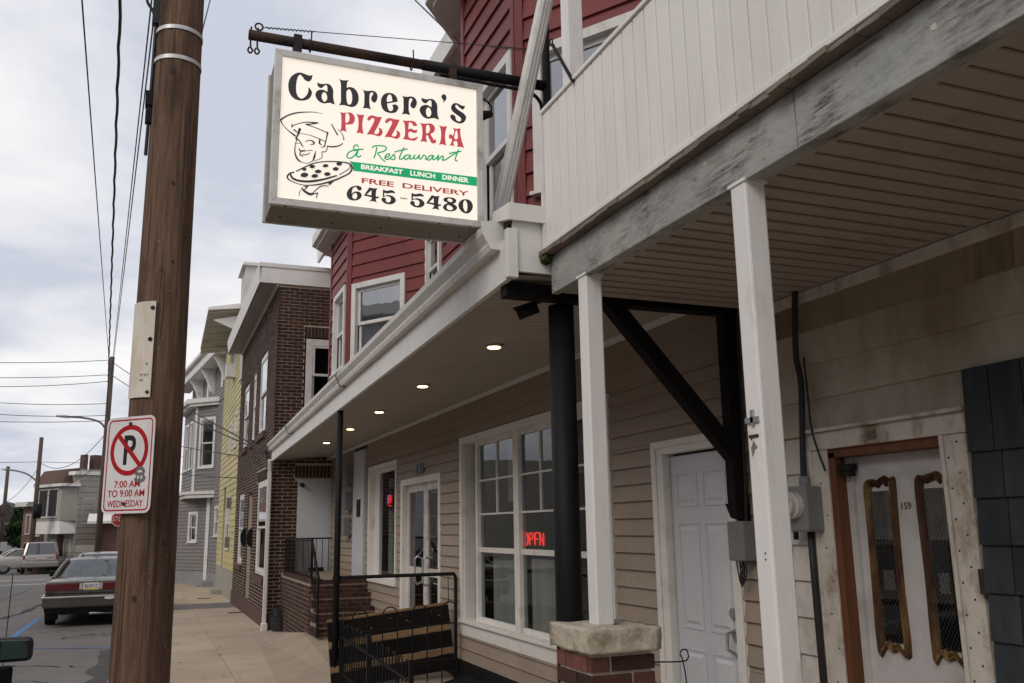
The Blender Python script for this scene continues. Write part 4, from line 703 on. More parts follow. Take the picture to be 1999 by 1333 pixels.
part('skirt_bottom_trim', MB().box(1.862, 1.892, DN, DFar, 3.095, 3.122), MT['skirt'], por, bevel=.004)
part('cap_rail', MB().box(1.86, 1.95, DN, DFar+.02, 3.872, 3.895), MT['skirt'], por, bevel=.004)
part('balcony_post', MB().box(1.93, 2.02, 3.92, 4.01, 3.9, 5.6), MT['whitepost'], por, bevel=.006); part('balcony_post', MB().box(1.93, 2.02, -.6, -.51, 3.9, 5.6), MT['whitepost'], por, bevel=.006)
def post(x, y, z0, z1, tilt=(0, 0)):
    h = .0445; mb = MB().hexa([(x-h+tilt[0], y-h+tilt[1], z0), (x+h+tilt[0], y-h+tilt[1], z0), (x+h+tilt[0], y+h+tilt[1], z0), (x-h+tilt[0], y+h+tilt[1], z0), (x-h, y-h, z1), (x+h, y-h, z1), (x+h, y+h, z1), (x-h, y+h, z1)])
    p = part('post', mb, MT['whitepost'], por, bevel=.008); part('post_collar', MB().box(x-h-.006, x+h+.006, y-h-.006, y+h+.006, z1-.012, z1), MT['whitepost'], p); return p
post(1.945, 3.80, 1.205, 2.862); p2 = post(1.945, 2.52, 0, 2.86)
lp = part('latch_plate', MB().box(1.892, 1.9005, 2.49, 2.56, 1.985, 2.005).box(1.892, 1.9005, 2.515, 2.53, 1.975, 2.03), MT['steel'], p2); part('rusty_bolt', MB().box(1.896, 1.9, 2.5, 2.55, 1.935, 1.945), MT['rust'], p2)
part('chipped_paint', MB().prism([(1.899, 2.51, 1.90), (1.899, 2.53, 1.925), (1.899, 2.545, 1.9), (1.899, 2.54, 1.87), (1.899, 2.525, 1.895)], (.001, 0, 0)), MT['deckwood'], p2)
for yy, zz2 in ((2.51, 1.55), (2.51, 1.53), (2.54, 1.93)): part('screw_hole', MB().disc((1.9003, yy, zz2), (-1, 0, 0), .004, .001, seg=6), MT['rust'], p2)
# ================================================================ brick pier, column, black bracket
pier = thing('brick_pier', 'squat brick pier with rough concrete cap under the white porch post', 'pier', (1.95, 3.8, 0))
part('mortar_core', MB().box(1.805, 2.10, 3.635, 3.96, -.05, 1.105), MT['mortar'], pier)
for (O, U, Nn, L) in (((1.795, 3.625, 0), (1, 0, 0), (0, -1, 0), .315), ((1.795, 3.97, 0), (0, -1, 0), (-1, 0, 0), .345), ((2.11, 3.97, 0), (-1, 0, 0), (0, 1, 0), .315), ((2.11, 3.625, 0), (0, 1, 0), (1, 0, 0), .345)):
    Ff = frame(V(O)+V(Nn)*-.012, U, Nn); bricks(Ff, U, Nn, L, 1.105, [], MT['brickr'], pier, rh=.0735, bl=.2, budget=80)
cp = MB(); me = []
nx = 10
def rough_slab(x0, x1, y0, y1, z0, z1, amp, nseg=9):
    mb = MB(); bm_v = {}
    import bmesh
    bm = bmesh.new(); bmesh.ops.create_cube(bm, size=1); bmesh.ops.subdivide_edges(bm, edges=bm.edges, cuts=nseg, use_grid_fill=True)
    for v in bm.verts:
        p = V((x0+(v.co.x+.5)*(x1-x0), y0+(v.co.y+.5)*(y1-y0), z0+(v.co.z+.5)*(z1-z0)))
        nn = noise.noise_vector(p*22)*amp+noise.noise_vector(p*70)*amp*.4; v.co = p+nn
    bm.verts.index_update(); mb.add([v.co for v in bm.verts], [tuple(v.index for v in f.verts) for f in bm.faces]); bm.free(); return mb
part('cap_stone', rough_slab(1.775, 2.135, 3.595, 3.995, 1.108, 1.207, .008), MT['cap'], pier, smooth=True)
col = thing('black_column', 'round black steel column behind the brick pier', 'column', (2.075, 4.42, 0))
part('shaft', MB().tube([(2.075, 4.42, -.05), (2.075, 4.42, 2.86)], .072, n=28), MT['black'], col, smooth=True)
part('base_plate', MB().box(1.98, 2.17, 4.32, 4.52, -.01, .015), MT['black'], col)
br = thing('black_bracket', 'black painted timber bracket with a diagonal brace beside the white side door', 'bracket', (3.15, 4.35, 1.7))
part('top_beam', MB().box(1.70, 3.18, 4.30, 4.39, 2.865, 2.945), MT['blackwood'], br, bevel=.004)
part('wall_post', MB().box(3.085, 3.175, 4.31, 4.39, 1.76, 2.865), MT['blackwood'], br, bevel=.004); part('post_shoe', MB().hexa([(3.1, 4.31, 1.68), (3.175, 4.31, 1.66), (3.175, 4.39, 1.66), (3.1, 4.39, 1.68), (3.075, 4.30, 1.76), (3.175, 4.30, 1.76), (3.175, 4.40, 1.76), (3.075, 4.40, 1.76)]), MT['blackwood'], br)
part('diagonal_brace', MB().bar((2.33, 4.345, 2.90), (3.12, 4.345, 2.03), .085, .09), MT['blackwood'], br, bevel=.004)
eb = thing('electrical_box', 'small grey box with dangling cables beside the white side door', 'electrical box', (3.15, 4.36, 1.45))
part('box', MB().box(3.09, 3.185, 4.27, 4.42, 1.44, 1.66), MT['greybox'], eb, bevel=.008)
for k in range(4): part('cable', MB().tube(catmull([(3.12, 4.30+.03*k, 1.44), (3.10, 4.28+.02*k, 1.36-.01*k), (3.11, 4.34, 1.30+.015*k), (3.12, 4.36-.02*k, 1.37), (3.13, 4.34, 1.44)], 5), .004, n=5), MT['wire'], eb)
part('conduit', MB().tube([(3.14, 4.30, 1.66), (3.14, 4.28, 1.9), (3.15, 4.27, 2.85)], .009, n=6), MT['wire'], eb)
me_ = thing('electricity_meter', 'round glass electricity meter on grey box beside door 159', 'electricity meter', (3.15, 3.84, 1.6))
part('meter_box', MB().box(3.07, 3.19, 3.70, 3.86, 1.60, 1.83), MT['greybox'], me_, bevel=.012)
part('meter_face', MB().disc((3.07, 3.785, 1.735), (-1, 0, 0), .068, .035, seg=28), MT['alu'], me_, smooth=False); part('meter_glass', MB().disc((3.035, 3.785, 1.735), (-1, 0, 0), .058, .03, seg=28), MT['clear'], me_)
part('dial_plate', MB().box(3.003, 3.005, 3.745, 3.825, 1.745, 1.77).box(3.003, 3.005, 3.775, 3.80, 1.70, 1.72), MT['signk'], me_)
part('upper_conduit', MB().tube(catmull([(3.15, 3.745, 2.86), (3.13, 3.74, 2.7), (3.14, 3.765, 2.5), (3.14, 3.745, 2.35), (3.14, 3.78, 1.95), (3.14, 3.78, 1.83)], 6), .016, n=10), MT['wire'], me_, smooth=True)
part('thin_cable', MB().tube(catmull([(3.15, 3.72, 2.5), (3.14, 3.70, 2.3), (3.14, 3.69, 2.1), (3.15, 3.63, 1.9)], 6), .006, n=6), MT['wire'], me_)
part('conduit_hub', MB().disc((3.14, 3.78, 1.83), (0, 0, 1), .028, .05), MT['greybox'], me_)
part('lower_conduit', MB().tube([(3.14, 3.765, 1.60), (3.14, 3.765, 1.4), (3.145, 3.76, .0)], .018, n=12), MT['wire'], me_, smooth=True)
part('tag', MB().box(3.13, 3.14, 3.86, 3.89, 1.56, 1.60), MT['black'], me_)
hk = thing('garden_hook', 'thin black iron shepherd hook beside the brick pier', 'hook', (2.5, 4.0, 0))
part('rod', MB().tube(catmull([(2.51, 4.0, .0), (2.505, 4.0, .8), (2.49, 4.0, .98), (2.475, 4.0, 1.02), (2.49, 4.0, 1.04), (2.515, 4.0, 1.035), (2.52, 4.0, 1.0), (2.48, 4.0, .985), (2.28, 4.0, .995), (2.12, 4.0, 1.0)], 6), .0035, n=6), MT['black'], hk)
wc = thing('security_camera', 'small black security camera hanging under the end of the shop awning', 'camera', (1.95, 4.5, 2.8))
part('mount', MB().tube([(1.96, 4.52, 2.965), (1.96, 4.52, 2.90), (1.95, 4.53, 2.87)], .013), MT['black'], wc); part('body', MB().tube([(1.97, 4.50, 2.865), (1.87, 4.56, 2.825)], .03, n=14), MT['black'], wc, smooth=True)
part('sun_shade', MB().bar((1.98, 4.49, 2.90), (1.85, 4.57, 2.86), .07, .006), MT['black'], wc)

# ================================================================ the hanging sign
SY = 4.4; sx0, sx1, sz0, sz1 = .46, 1.614, 3.268, 4.128
sg = thing('hanging_shop_sign', 'lit cream box sign with chef drawing and black and red pizzeria lettering', 'sign', (1.04, 4.55, 3.27))
fr = .038
mb = MB(); mb.prism([(sx0, SY, sz0), (sx1, SY, sz0), (sx1-fr, SY, sz0+fr), (sx0+fr, SY, sz0+fr)], (0, .03, 0)); mb.prism([(sx1, SY, sz0), (sx1, SY, sz1), (sx1-fr, SY, sz1-fr), (sx1-fr, SY, sz0+fr)], (0, .03, 0))
mb.prism([(sx1, SY, sz1), (sx0, SY, sz1), (sx0+fr, SY, sz1-fr), (sx1-fr, SY, sz1-fr)], (0, .03, 0)); mb.prism([(sx0, SY, sz1), (sx0, SY, sz0), (sx0+fr, SY, sz0+fr), (sx0+fr, SY, sz1-fr)], (0, .03, 0))
part('front_frame', mb, MT['alu'], sg, bevel=.003)
part('box_shell', MB().box(sx0+.012, sx1-.012, SY+.03, SY+.30, sz0+.004, sz1-.004), MT['signbox'], sg, bevel=.006)
part('back_frame', MB().box(sx0, sx1, SY+.30, SY+.32, sz0, sz1), MT['alu'], sg, bevel=.003)
fc = part('sign_face', MB().box(sx0+fr, sx1-fr, SY+.012, SY+.02, sz0+fr, sz1-fr), MT['face'], sg)
for x in (sx0+.08, sx0+.35, sx0+.62, sx0+.9, sx1-.08): part('screw', MB().disc((x, SY+.012, sz0-.0), (0, 0, -1), .006, .004, seg=8).disc((x, SY+.2, sz0+.004), (0, 0, -1), .006, .004, seg=8), MT['rust'], sg)
S4 = plane((.46, SY+.0095, 3.26), (1, 0, 0), (0, 0, 1)); S4i = plane((.46, SY+.0115, 3.26), (1, 0, 0), (0, 0, 1))
sc = lambda g: [[(p[0]/1e4, p[1]/1e4, p[2]) for p in lp] for lp in g]
for g in NAME_GLYPHS: glyph('letter', sc(g), S4i, MT['inkk'], fc)
for g in PIZZERIA_GLYPHS: glyph('letter', sc(g), S4i, MT['inkr'], fc)
for g in PHONE_GLYPHS: glyph('digit', sc(g), S4i, MT['inkk'], fc)
glyph('green_band', sc(BAND), S4i, MT['inkg'], fc)
ss = lambda L: [[(p[0]/1e4, p[1]/1e4, p[2]/1e4) for p in s] for s in L]
SCRIPT_STROKES = [[(a, b, c*1.5) for a, b, c in s] for s in SCRIPT_STROKES]; CHEF_STROKES = [[(a, b, c*1.5) for a, b, c in s] for s in CHEF_STROKES]
ribbons('ampersand', ss(SCRIPT_STROKES[:3]), S4i, MT['inkg'], fc); ribbons('script_lettering', ss(SCRIPT_STROKES[3:]), S4i, MT['inkg'], fc); ribbons('chef_drawing', ss(CHEF_STROKES), S4i, MT['inkk'], fc)
S5 = plane((.46, SY+.0102, 3.26), (1, 0, 0), (0, 0, 1))
text('band_lettering', 'BREAKFAST', S5, .465, .693, .2605, .2875, MT['inkw'], fc, bold=.03); text('band_lettering', 'LUNCH', S5, .734, .874, .2605, .2895, MT['inkw'], fc, bold=.03); text('band_lettering', 'DINNER', S5, .915, 1.068, .2625, .2905, MT['inkw'], fc, bold=.03)
text('red_lettering', 'FREE', S4i, .470, .644, .183, .212, MT['inkr2'], fc, bold=.02); text('red_lettering', 'DELIVERY', S4i, .692, 1.067, .184, .213, MT['inkr2'], fc, bold=.02)
arm = thing('sign_arm', 'rusty horizontal pipe carrying the shop sign from a black upright', 'sign bracket', (2.05, 4.55, 3.1))
PY = 4.55
part('pipe', MB().tube([(.333, PY, 4.262), (1.30, PY, 4.268)], .028, n=16), MT['rust'], arm, smooth=True); part('black_pipe', MB().tube([(1.30, PY, 4.268), (2.07, PY, 4.272)], .031, n=16), MT['black'], arm, smooth=True)
part('upright', MB().tube([(2.085, PY, 2.95), (2.08, PY, 4.72)], .026, n=14), MT['black'], arm, smooth=True)
part('conduit', MB().tube(catmull([(1.40, PY-.02, 4.215), (1.7, PY-.02, 4.21), (1.93, PY-.02, 4.205), (2.02, PY-.02, 4.16), (2.04, PY-.02, 4.05), (2.05, PY-.03, 3.6), (2.075, PY-.1, 3.2), (2.06, PY-.15, 3.0)], 6), .011, n=8), MT['black'], arm, smooth=True)
for x in (.59, 1.475): part('hanger', MB().box(x-.022, x+.022, PY-.03, PY+.03, 4.12, 4.30), MT['rust'], arm)
for x in (.66, 1.235): part('clamp', MB().tube(catmull([(x, PY-.034, 4.33), (x, PY-.036, 4.26), (x, PY, 4.222), (x+.0, PY+.034, 4.26), (x, PY+.034, 4.32)], 5), .004, n=6), MT['rust'], arm)
for x in (.345, .38): part('eye_bolt', MB().tube(catmull([(x, PY, 4.31), (x, PY, 4.2), (x+.012, PY, 4.175), (x+.0, PY, 4.155), (x-.012, PY, 4.17), (x-.006, PY, 4.19)], 5), .005, n=6), MT['rust'], arm)
part('ring', MB().tube([(.385+.02*math.cos(a), PY, 4.318+.02*math.sin(a)) for a in [i*math.pi/8 for i in range(17)]], .005, n=6), MT['rust'], arm)
guy = [(.405, PY, 4.318), (2.0, PY-.02, 4.492)]
part('guy_wire', MB().tube(guy, .0025, n=5), MT['wire'], arm)
for a0, a1 in ((.42, .68), (1.72, 1.98)):
    z = lambda x: 4.318+(x-.405)/1.595*.174
    part('wire_twist', MB().tube([(a0+(a1-a0)*i/60, PY+.006*math.cos(i*1.3), z(a0+(a1-a0)*i/60)+.006*math.sin(i*1.3)) for i in range(61)], .0022, n=4), MT['rust'], arm)
part('flood_lamp', MB().tube(catmull([(1.62, 4.6, 4.15), (1.70, 4.6, 4.14), (1.74, 4.6, 4.10), (1.73, 4.6, 4.05)], 4), .006, n=6).tube([(1.74, 4.6, 4.06), (1.66, 4.6, 4.03)], .02, n=8, r1=.035), MT['black'], arm)
fl = thing('flagpole_holder', 'short black rod leaning over the balcony cap rail', 'rod', (1.85, 3.7, 3.85))
part('rod', MB().bar((1.86, 3.98, 4.20), (1.86, 3.74, 3.86), .012, .014, up=(1, 0, 0)), MT['black'], fl); part('loop', MB().tube([(1.86+.0*k, 3.99+.018*math.cos(k*math.pi/8), 4.215+.02*math.sin(k*math.pi/8)) for k in range(17)], .004, n=5), MT['black'], fl)
ms = thing('moss_clump', 'green moss growing at the corner where balcony deck meets the awning', 'moss', (1.86, 4.15, 3.05)); part('clump', rough_slab(1.845, 1.90, 4.12, 4.18, 3.03, 3.07, .022, 7), MT['moss'], ms, smooth=True)
# ================================================================ neon signs in the windows
op = thing('open_neon_sign', 'red glowing OPEN sign hanging in the large shop window', 'neon sign', (3.33, 7.8, 1.46))
part('backing', MB().disc((3.325, 7.80, 1.535), (1, 0, 0), .27, .01, seg=28, ry=.085), MT['signk'], op)
MO = plane((3.318, 0, 0), (0, -1, 0), (0, 0, 1))
def nstroke(name, segs, r, m, par):
    mb = MB()
    for s in segs: mb.tube([tuple(MO @ V((a, b, 0))) for a, b in s], r, n=6)
    return part(name, mb, m, par)
def oval(cx, cy, rx, ry): return [(cx+rx*math.cos(t*math.pi/8), cy+ry*math.sin(t*math.pi/8)) for t in range(17)]
x0 = -8.03; nstroke('letter', [oval(x0+.045, 1.535, .045, .055)], .008, MT['neon'], op); x0 += .13
nstroke('letter', [[(x0, 1.48), (x0, 1.59), (x0+.06, 1.59), (x0+.085, 1.565), (x0+.06, 1.535), (x0, 1.535)]], .008, MT['neon'], op); x0 += .125
nstroke('letter', [[(x0+.08, 1.59), (x0, 1.59), (x0, 1.48)], [(x0, 1.537), (x0+.06, 1.537)]], .008, MT['neon'], op); x0 += .115
nstroke('letter', [[(x0, 1.48), (x0, 1.59), (x0+.085, 1.48), (x0+.085, 1.59)]], .008, MT['neon'], op)
part('hanging_cord', MB().tube([(3.33, 8.0, 1.61), (3.33, 8.05, 2.5)], .003, n=4).tube([(3.33, 7.6, 1.61), (3.33, 7.55, 2.5)], .003, n=4), MT['wire'], op)
n2 = thing('small_neon_sign', 'small round red and blue neon sign in the narrow window left of door 161', 'neon sign', (3.33, 13.3, 2.0))
part('backing', MB().disc((3.33, 13.28, 2.09), (1, 0, 0), .14, .01, seg=24, ry=.17), MT['signk'], n2)
nstroke('red_squiggle', [[(-13.36, 2.02), (-13.3, 2.15), (-13.24, 2.03), (-13.20, 2.14)], [(-13.36, 2.1), (-13.18, 2.08)], [(-13.36, 2.0), (-13.18, 1.98)]], .009, MT['neon'], n2); nstroke('blue_arc', [[(-13.40, 2.02), (-13.42, 2.09), (-13.39, 2.15)]], .008, MT['neonb'], n2)

# ================================================================ railing, hatch and hoop fence
po = thing('porch_pole', 'thin black steel pole holding up the middle of the shop awning', 'pole', (1.87, 9.78, 0))
part('shaft', MB().tube([(1.875, 9.78, .02), (1.875, 9.78, 2.935)], .034, n=16), MT['black'], po, smooth=True); part('collar', MB().tube([(1.875, 9.78, 1.11), (1.875, 9.78, 1.17)], .042, n=16), MT['black'], po)
part('footing', MB().box(1.72, 2.02, 9.62, 9.93, -.07, .075), MT['concrete'], po, bevel=.01)
ra = thing('pipe_rail', 'black pipe handrail running from the awning pole to the shop wall', 'handrail', (2.5, 9.65, 0))
part('rail', MB().tube(catmull([(1.9, 9.78, 1.15), (2.5, 9.66, 1.155), (3.05, 9.54, 1.16), (3.10, 9.53, 1.155), (3.12, 9.525, 1.12)], 5)+[V((3.12, 9.525, .9)), V((3.12, 9.525, -.02))], .019, n=10), MT['black'], ra, smooth=True)
hc = thing('cellar_hatch_lid', 'raised cellar hatch lid of black boards with bare tan strips and a wooden edge', 'hatch', (2.5, 9.75, .1))
A, B = V((1.80, 9.86, .69)), V((3.10, 9.74, .83)); dn_ = V((.035, -.16, -.66)); nn = (B-A).cross(dn_).normalized()
if nn.y > 0: nn = -nn
tt = [0, .30, .40, .66, .76, 1.0]
for i in range(5):
    a0, b0, a1, b1 = A+dn_*tt[i], B+dn_*tt[i], A+dn_*(tt[i+1]-.006), B+dn_*(tt[i+1]-.006); th = nn*(.004 if i % 2 else .0)
    part('tan_strip' if i % 2 else 'black_board', MB().hexa([a1-nn*.03, b1-nn*.03, b0-nn*.03, a0-nn*.03, a1-th+nn*.004, b1-th+nn*.004, b0-th+nn*.004, a0-th+nn*.004]), MT['tan'] if i % 2 else MT['blackwood'], hc, bevel=.002)
part('top_edge', MB().bar(A+V((0, 0, .012))-nn*.015, B+V((0, 0, .012))-nn*.015, .05, .026), MT['tan'], hc, bevel=.004)
rn = random.Random(5)
for k in range(11):
    q = A+(B-A)*rn.uniform(.1, .95)+dn_*rn.uniform(.05, .2); w = rn.uniform(.01, .03); d = (B-A).normalized()
    part('chip', MB().prism([q+nn*.005, q+d*w+nn*.005-V((0, 0, .004)), q+d*w*.8+nn*.005+V((0, 0, .012)), q+d*w*.3+nn*.005+V((0, 0, .008))], nn*.0015), MT['tan'], hc)
part('stay_rod', MB().tube([(3.1, 9.72, .84), (3.13, 9.83, 1.12)], .005, n=5), MT['black'], hc)
fe = thing('hoop_fence', 'low black iron fence with hooped tops around the cellar hatch', 'fence', (2.0, 8.5, 0))
def fence_run(p0, p1, zr0, zr1, step, top, name='picket'):
    p0, p1 = V(p0), V(p1); L = (p1-p0).length; n = int(L/step); d = (p1-p0)/n
    part('rail', MB().bar((p0.x, p0.y, zr0), (p1.x, p1.y, zr1), .028, .012), MT['black'], fe); part('rail', MB().bar((p0.x, p0.y, zr0-.36), (p1.x, p1.y, zr1-.36), .028, .012), MT['black'], fe)
    for i in range(n+1):
        q = p0+d*i; zr = zr0+(zr1-zr0)*i/n
        if i % 2 == 0 and i < n:
            q2 = p0+d*(i+1); c = (q+q2)/2; r = (q2-q).length/2; u = (q2-q).normalized()
            path = [(q.x, q.y, .03)]+[tuple(c+u*(-r*math.cos(t*math.pi/8))+Z*(zr+top+r*math.sin(t*math.pi/8)*1.1)-Z*c.z) for t in range(9)]+[(q2.x, q2.y, .03)]
            part('hoop', MB().tube(path, .0065, n=6), MT['black'], fe)
        elif i % 2 == 0: part(name, MB().tube([(q.x, q.y, .03), (q.x, q.y, zr+.02)], .0065, n=6), MT['black'], fe)
fence_run((1.93, 9.70, 0), (1.93, 7.05, 0), .56, .50, .105, .09)
fence_run((2.02, 9.62, 0), (3.10, 9.44, 0), .60, .66, .155, .14)
for x, y, z in ((1.93, 7.0, .66), (1.93, 8.45, .70), (1.93, 9.72, .72)): part('fence_post', MB().box(x-.018, x+.018, y-.018, y+.018, 0, z), MT['black'], fe)
bb_ = thing('black_box_step', 'low black box against the foundation beneath the big window', 'box', (2.9, 8.6, 0)); part('lid', MB().hexa([(2.85, 8.0, .08), (3.12, 8.0, .14), (3.12, 9.2, .14), (2.85, 9.2, .08), (2.85, 8.0, .10), (3.12, 8.0, .17), (3.12, 9.2, .17), (2.85, 9.2, .10)]), MT['black'], bb_, bevel=.005); part('body', MB().box(2.88, 3.12, 8.02, 9.18, -.03, .08), MT['black'], bb_)

# ================================================================ brick house and its steps
bk = thing('brick_house', 'dark brown brick house with white soffit between the red and yellow houses', 'house', (3, 20, 0))
BY = 17.4; BX = 2.08
SF = frame((BX+.0, BY+.012, -.14), (1, 0, 0), (0, -1, 0))
sh_ = [(2.56-BX, 3.45-BX, .9+.14, 2.62+.14), (2.62-BX, 3.5-BX, 3.95+.14, 5.36+.14)]
bricks(SF, (1, 0, 0), (0, -1, 0), 1.55, 6.55, sh_+[(1.12, 1.6, 0, 3.2), (1.02, 1.6, 3.1, 3.8)], MT['brick'], bk, budget=290, proud=.006, soldiers=((2.5-BX, 3.5-BX, 2.63+.14, 2.86+.14), (2.60-BX, 3.2-BX, 5.37+.14, 5.58+.14)), seed=1)
core(frame((BX+.01, BY+.014, -.14), (1, 0, 0), (0, -1, 0)), 3.9, 6.56, [(sh_[1][0]-.01, sh_[1][1]-.01, *sh_[1][2:])], MT['mortar'], bk, name='mortar_side')
window(SF, 2.64-BX, 3.6-BX, 3.97+.14, 5.34+.14, bk, cas=.13, proud=-.005, blind=.6, gl=MT['glassdark'])
part('boarded_doorway', MB().box(2.57, 3.46, BY+.005, BY+.02, .9, 2.60), MT['doorw'], bk); part('wall_lamp', MB().tube([(2.62, BY-.0, 2.50), (2.63, BY-.06, 2.5), (2.66, BY-.08, 2.46)], .035, n=8), MT['black'], bk)
part('dangling_wire', MB().tube(catmull([(3.43, BY-.01, 2.35), (3.3, BY-.02, 1.9), (3.2, BY-.02, 1.75)], 4), .005, n=4), MT['wire'], bk)
FF = frame((BX, BY, -.14), (0, 1, 0), (-1, 0, 0)); FL = 7.6
fh = [(18.15-BY, 19.9-BY, .8+.14, 2.66+.14), (22.75-BY, 24.1-BY, .9+.14, 2.55+.14), (20.75-BY, 21.75-BY, -.2, 2.5+.14), (18.9-BY, 20.3-BY, 3.7+.14, 5.4+.14), (21.0-BY, 21.7-BY, 3.7+.14, 5.25+.14), (22.6-BY, 23.9-BY, 3.7+.14, 5.27+.14)]
core(frame((BX, BY+.02, -.14), (0, 1, 0), (-1, 0, 0)), FL-.02, 6.6, [(h[0]-.02, h[1]-.02, h[2], h[3]) for h in fh], MT['mortar'], bk, n0=-.2, n1=-.002)
bricks(FF, (0, 1, 0), (-1, 0, 0), FL, 6.55, fh, MT['brick'], bk, budget=0, proud=.003, soldiers=((18.05-BY, 20.0-BY, 2.67+.14, 2.87+.14),), seed=2)
for h in (fh[0], fh[1], fh[3], fh[4], fh[5]):
    window(FF, h[0]+.02, h[1]-.02, h[2]+.02, h[3], bk, cas=.09, proud=-.06, gl=MT['glassup'], rec=.1)
    part('stone_sill', MB().fbox(FF, h[0]-.08, h[1]+.08, h[2]-.16, h[2]-.03, -.1, .05), MT['brownwall'], bk)
part('entry_door', MB().fbox(FF, 20.8-BY, 21.7-BY, 0, 2.3, -.5, -.45), MT['brownwall'], bk)
for yy in (20.5, 21.9): part('mailbox', MB().disc(FF(yy-BY, 1.65, .02), (0, 1, 0), .1, .12, ry=.2), MT['black'], bk)
part('base_course', MB().fbox(FF, 0, FL, -.1, .3, -.1, .03), MT['brownwall'], bk)
part('building_core', MB().box(BX+.5, 8, BY+.4, 25, -.3, 6.45), MT['interior'], bk)
part('roof_slab', MB().box(1.68, 8, BY-.06, 25.05, 6.72, 6.80), MT['white'], bk)
part('soffit', MB().box(1.70, 2.08, BY-.02, 25.0, 6.40, 6.43), MT['soffit2'], bk); part('eave_fascia', MB().hexa([(1.70, BY-.03, 6.40), (1.72, BY-.03, 6.40), (1.72, 25, 6.40), (1.70, 25, 6.40), (1.66, BY-.03, 6.72), (1.70, BY-.03, 6.72), (1.70, 25, 6.72), (1.66, 25, 6.72)]), MT['skirt'], bk)
part('side_fascia', MB().box(1.72, 5, BY-.04, BY+.0, 6.40, 6.72), MT['skirt'], bk); part('rake_trim', MB().box(2.03, 2.07, BY, 25, 6.36, 6.40), MT['skirt'], bk)
dsp = thing('corner_downspout', 'white downspout running down the corner of the brick house', 'downspout', (2.03, 17.3, 0)); part('pipe', MB().box(1.985, 2.055, 17.27, 17.33, -.1, 2.75).bar((2.02, 17.3, 2.75), (2.0, 17.22, 2.95), .07, .06), MT['white'], dsp, bevel=.01); part('elbow', MB().box(1.965, 2.075, 17.2, 17.35, -.12, .02), MT['white'], dsp, bevel=.015)
st = thing('brick_steps', 'brick steps with landing leading to the white boarded doors', 'steps', (2.75, 14.5, 0))
tops = [(14.10, .90), (13.85, .71), (13.60, .525), (13.35, .345)]
part('landing', MB().box(2.31, 3.19, 14.12, 17.37, .78, .905), MT['stepmortar'], st); 
bricks(frame((2.31, 17.35, -.12), (0, -1, 0), (-1, 0, 0)), (0, -1, 0), (-1, 0, 0), 3.24, 1.0, [], MT['brick'], st, budget=300, proud=.012, seed=4)
part('side_mortar', MB().box(2.305, 3.19, 14.11, 17.38, -.12, .90), MT['stepmortar'], st)
prev = None
for i, (yy, zt) in enumerate(tops):
    zb = tops[i+1][1] if i < 3 else .12
    part('riser_mortar', MB().box(2.32, 3.19, yy, yy+.27, -.1, zt-.005), MT['stepmortar'], st)
    Fr = frame((2.31, yy+.012-.012, zt-.19), (1, 0, 0), (0, -1, 0))
    bricks(frame((2.31, yy+.001, zt-.19), (1, 0, 0), (0, -1, 0)), (1, 0, 0), (0, -1, 0), .88, .13, [], MT['brick'], st, rh=.06, budget=60, seed=i)
    bricks(frame((2.31, 14.10 if i == 0 else tops[i-1][0]+.0, zt-.19), (0, -1, 0), (-1, 0, 0)), (0, -1, 0), (-1, 0, 0), .25, .19, [], MT['brick'], st, budget=12, seed=20+i, rh=.065) if i else None
    if i: [bricks(frame((2.31, tops[i-1][0], zt-.19-.19*q), (0, -1, 0), (-1, 0, 0)), (0, -1, 0), (-1, 0, 0), .25, .19, [], MT['brick'], st, budget=12, seed=30+i+q, rh=.065) for q in range(1, 4-i+1)]
    for k in range(9): part('tread_brick', MB().box(2.313+k*.098, 2.313+k*.098+.088, yy-.012, yy+.19, zt-.055, zt), MT['brick'], st)
for k in range(30): part('landing_brick', MB().box(2.30, 2.5, 14.12+k*.1, 14.12+k*.1+.09, .855, .915), MT['brick'], st)
sr = thing('step_handrail', 'black iron railing along the brick steps and landing', 'railing', (2.35, 15, .8))
part('top_rail', MB().tube([(2.36, 17.3, 1.50), (2.33, 14.15, 1.50)], .018, n=8).bar((2.33, 14.15, 1.48), (2.29, 13.30, .98), .03, .03), MT['black'], sr); part('end_post', MB().box(2.275, 2.305, 13.28, 13.31, .15, 1.0), MT['black'], sr); part('corner_post', MB().box(2.32, 2.345, 14.13, 14.16, .9, 1.5), MT['black'], sr)
for k in range(26): part('baluster', MB().box(2.335, 2.347, 14.2+k*.12, 14.212+k*.12, .93, 1.49), MT['black'], sr)
for k in range(5): part('baluster', MB().box(2.29, 2.302, 13.4+k*.15, 13.412+k*.15, .38+.14*k, 1.02+.088*k), MT['black'], sr)
rl2 = thing('landing_railing', 'black iron railing across the back of the landing before the boarded doorway', 'railing', (2.9, 16.9, .9))
part('top_rail', MB().tube([(2.38, 17.1, 1.50), (3.18, 17.1, 1.50)], .014, n=8), MT['black'], rl2)
for k in range(7): part('baluster', MB().box(2.42+k*.115, 2.432+k*.115, 17.09, 17.102, .92, 1.49), MT['black'], rl2)
part('boot_tray', MB().box(2.75, 3.0, 16.9, 17.1, .915, .98), MT['black'], rl2)
bm_ = thing('snow_shovel_bucket', 'dark green tub with a black scoop standing by the brick corner', 'tub', (2.28, 17.1, -.1))
part('tub', MB().tube([(2.28, 17.08, -.10), (2.28, 17.08, .10)], .15, n=18, r1=.17), MT['plasticb'], bm_, smooth=False); part('rim', MB().tube([(2.28, 17.08, .09), (2.28, 17.08, .12)], .18, n=18), MT['plasticb'], bm_); part('bag', rough_slab(2.16, 2.40, 16.98, 17.18, .08, .28, .05, 5), MT['plasticb'], bm_, smooth=True); part('shaft', MB().tube([(2.33, 17.1, .2), (2.40, 17.15, .95)], .02, n=8), MT['plasticb'], bm_)

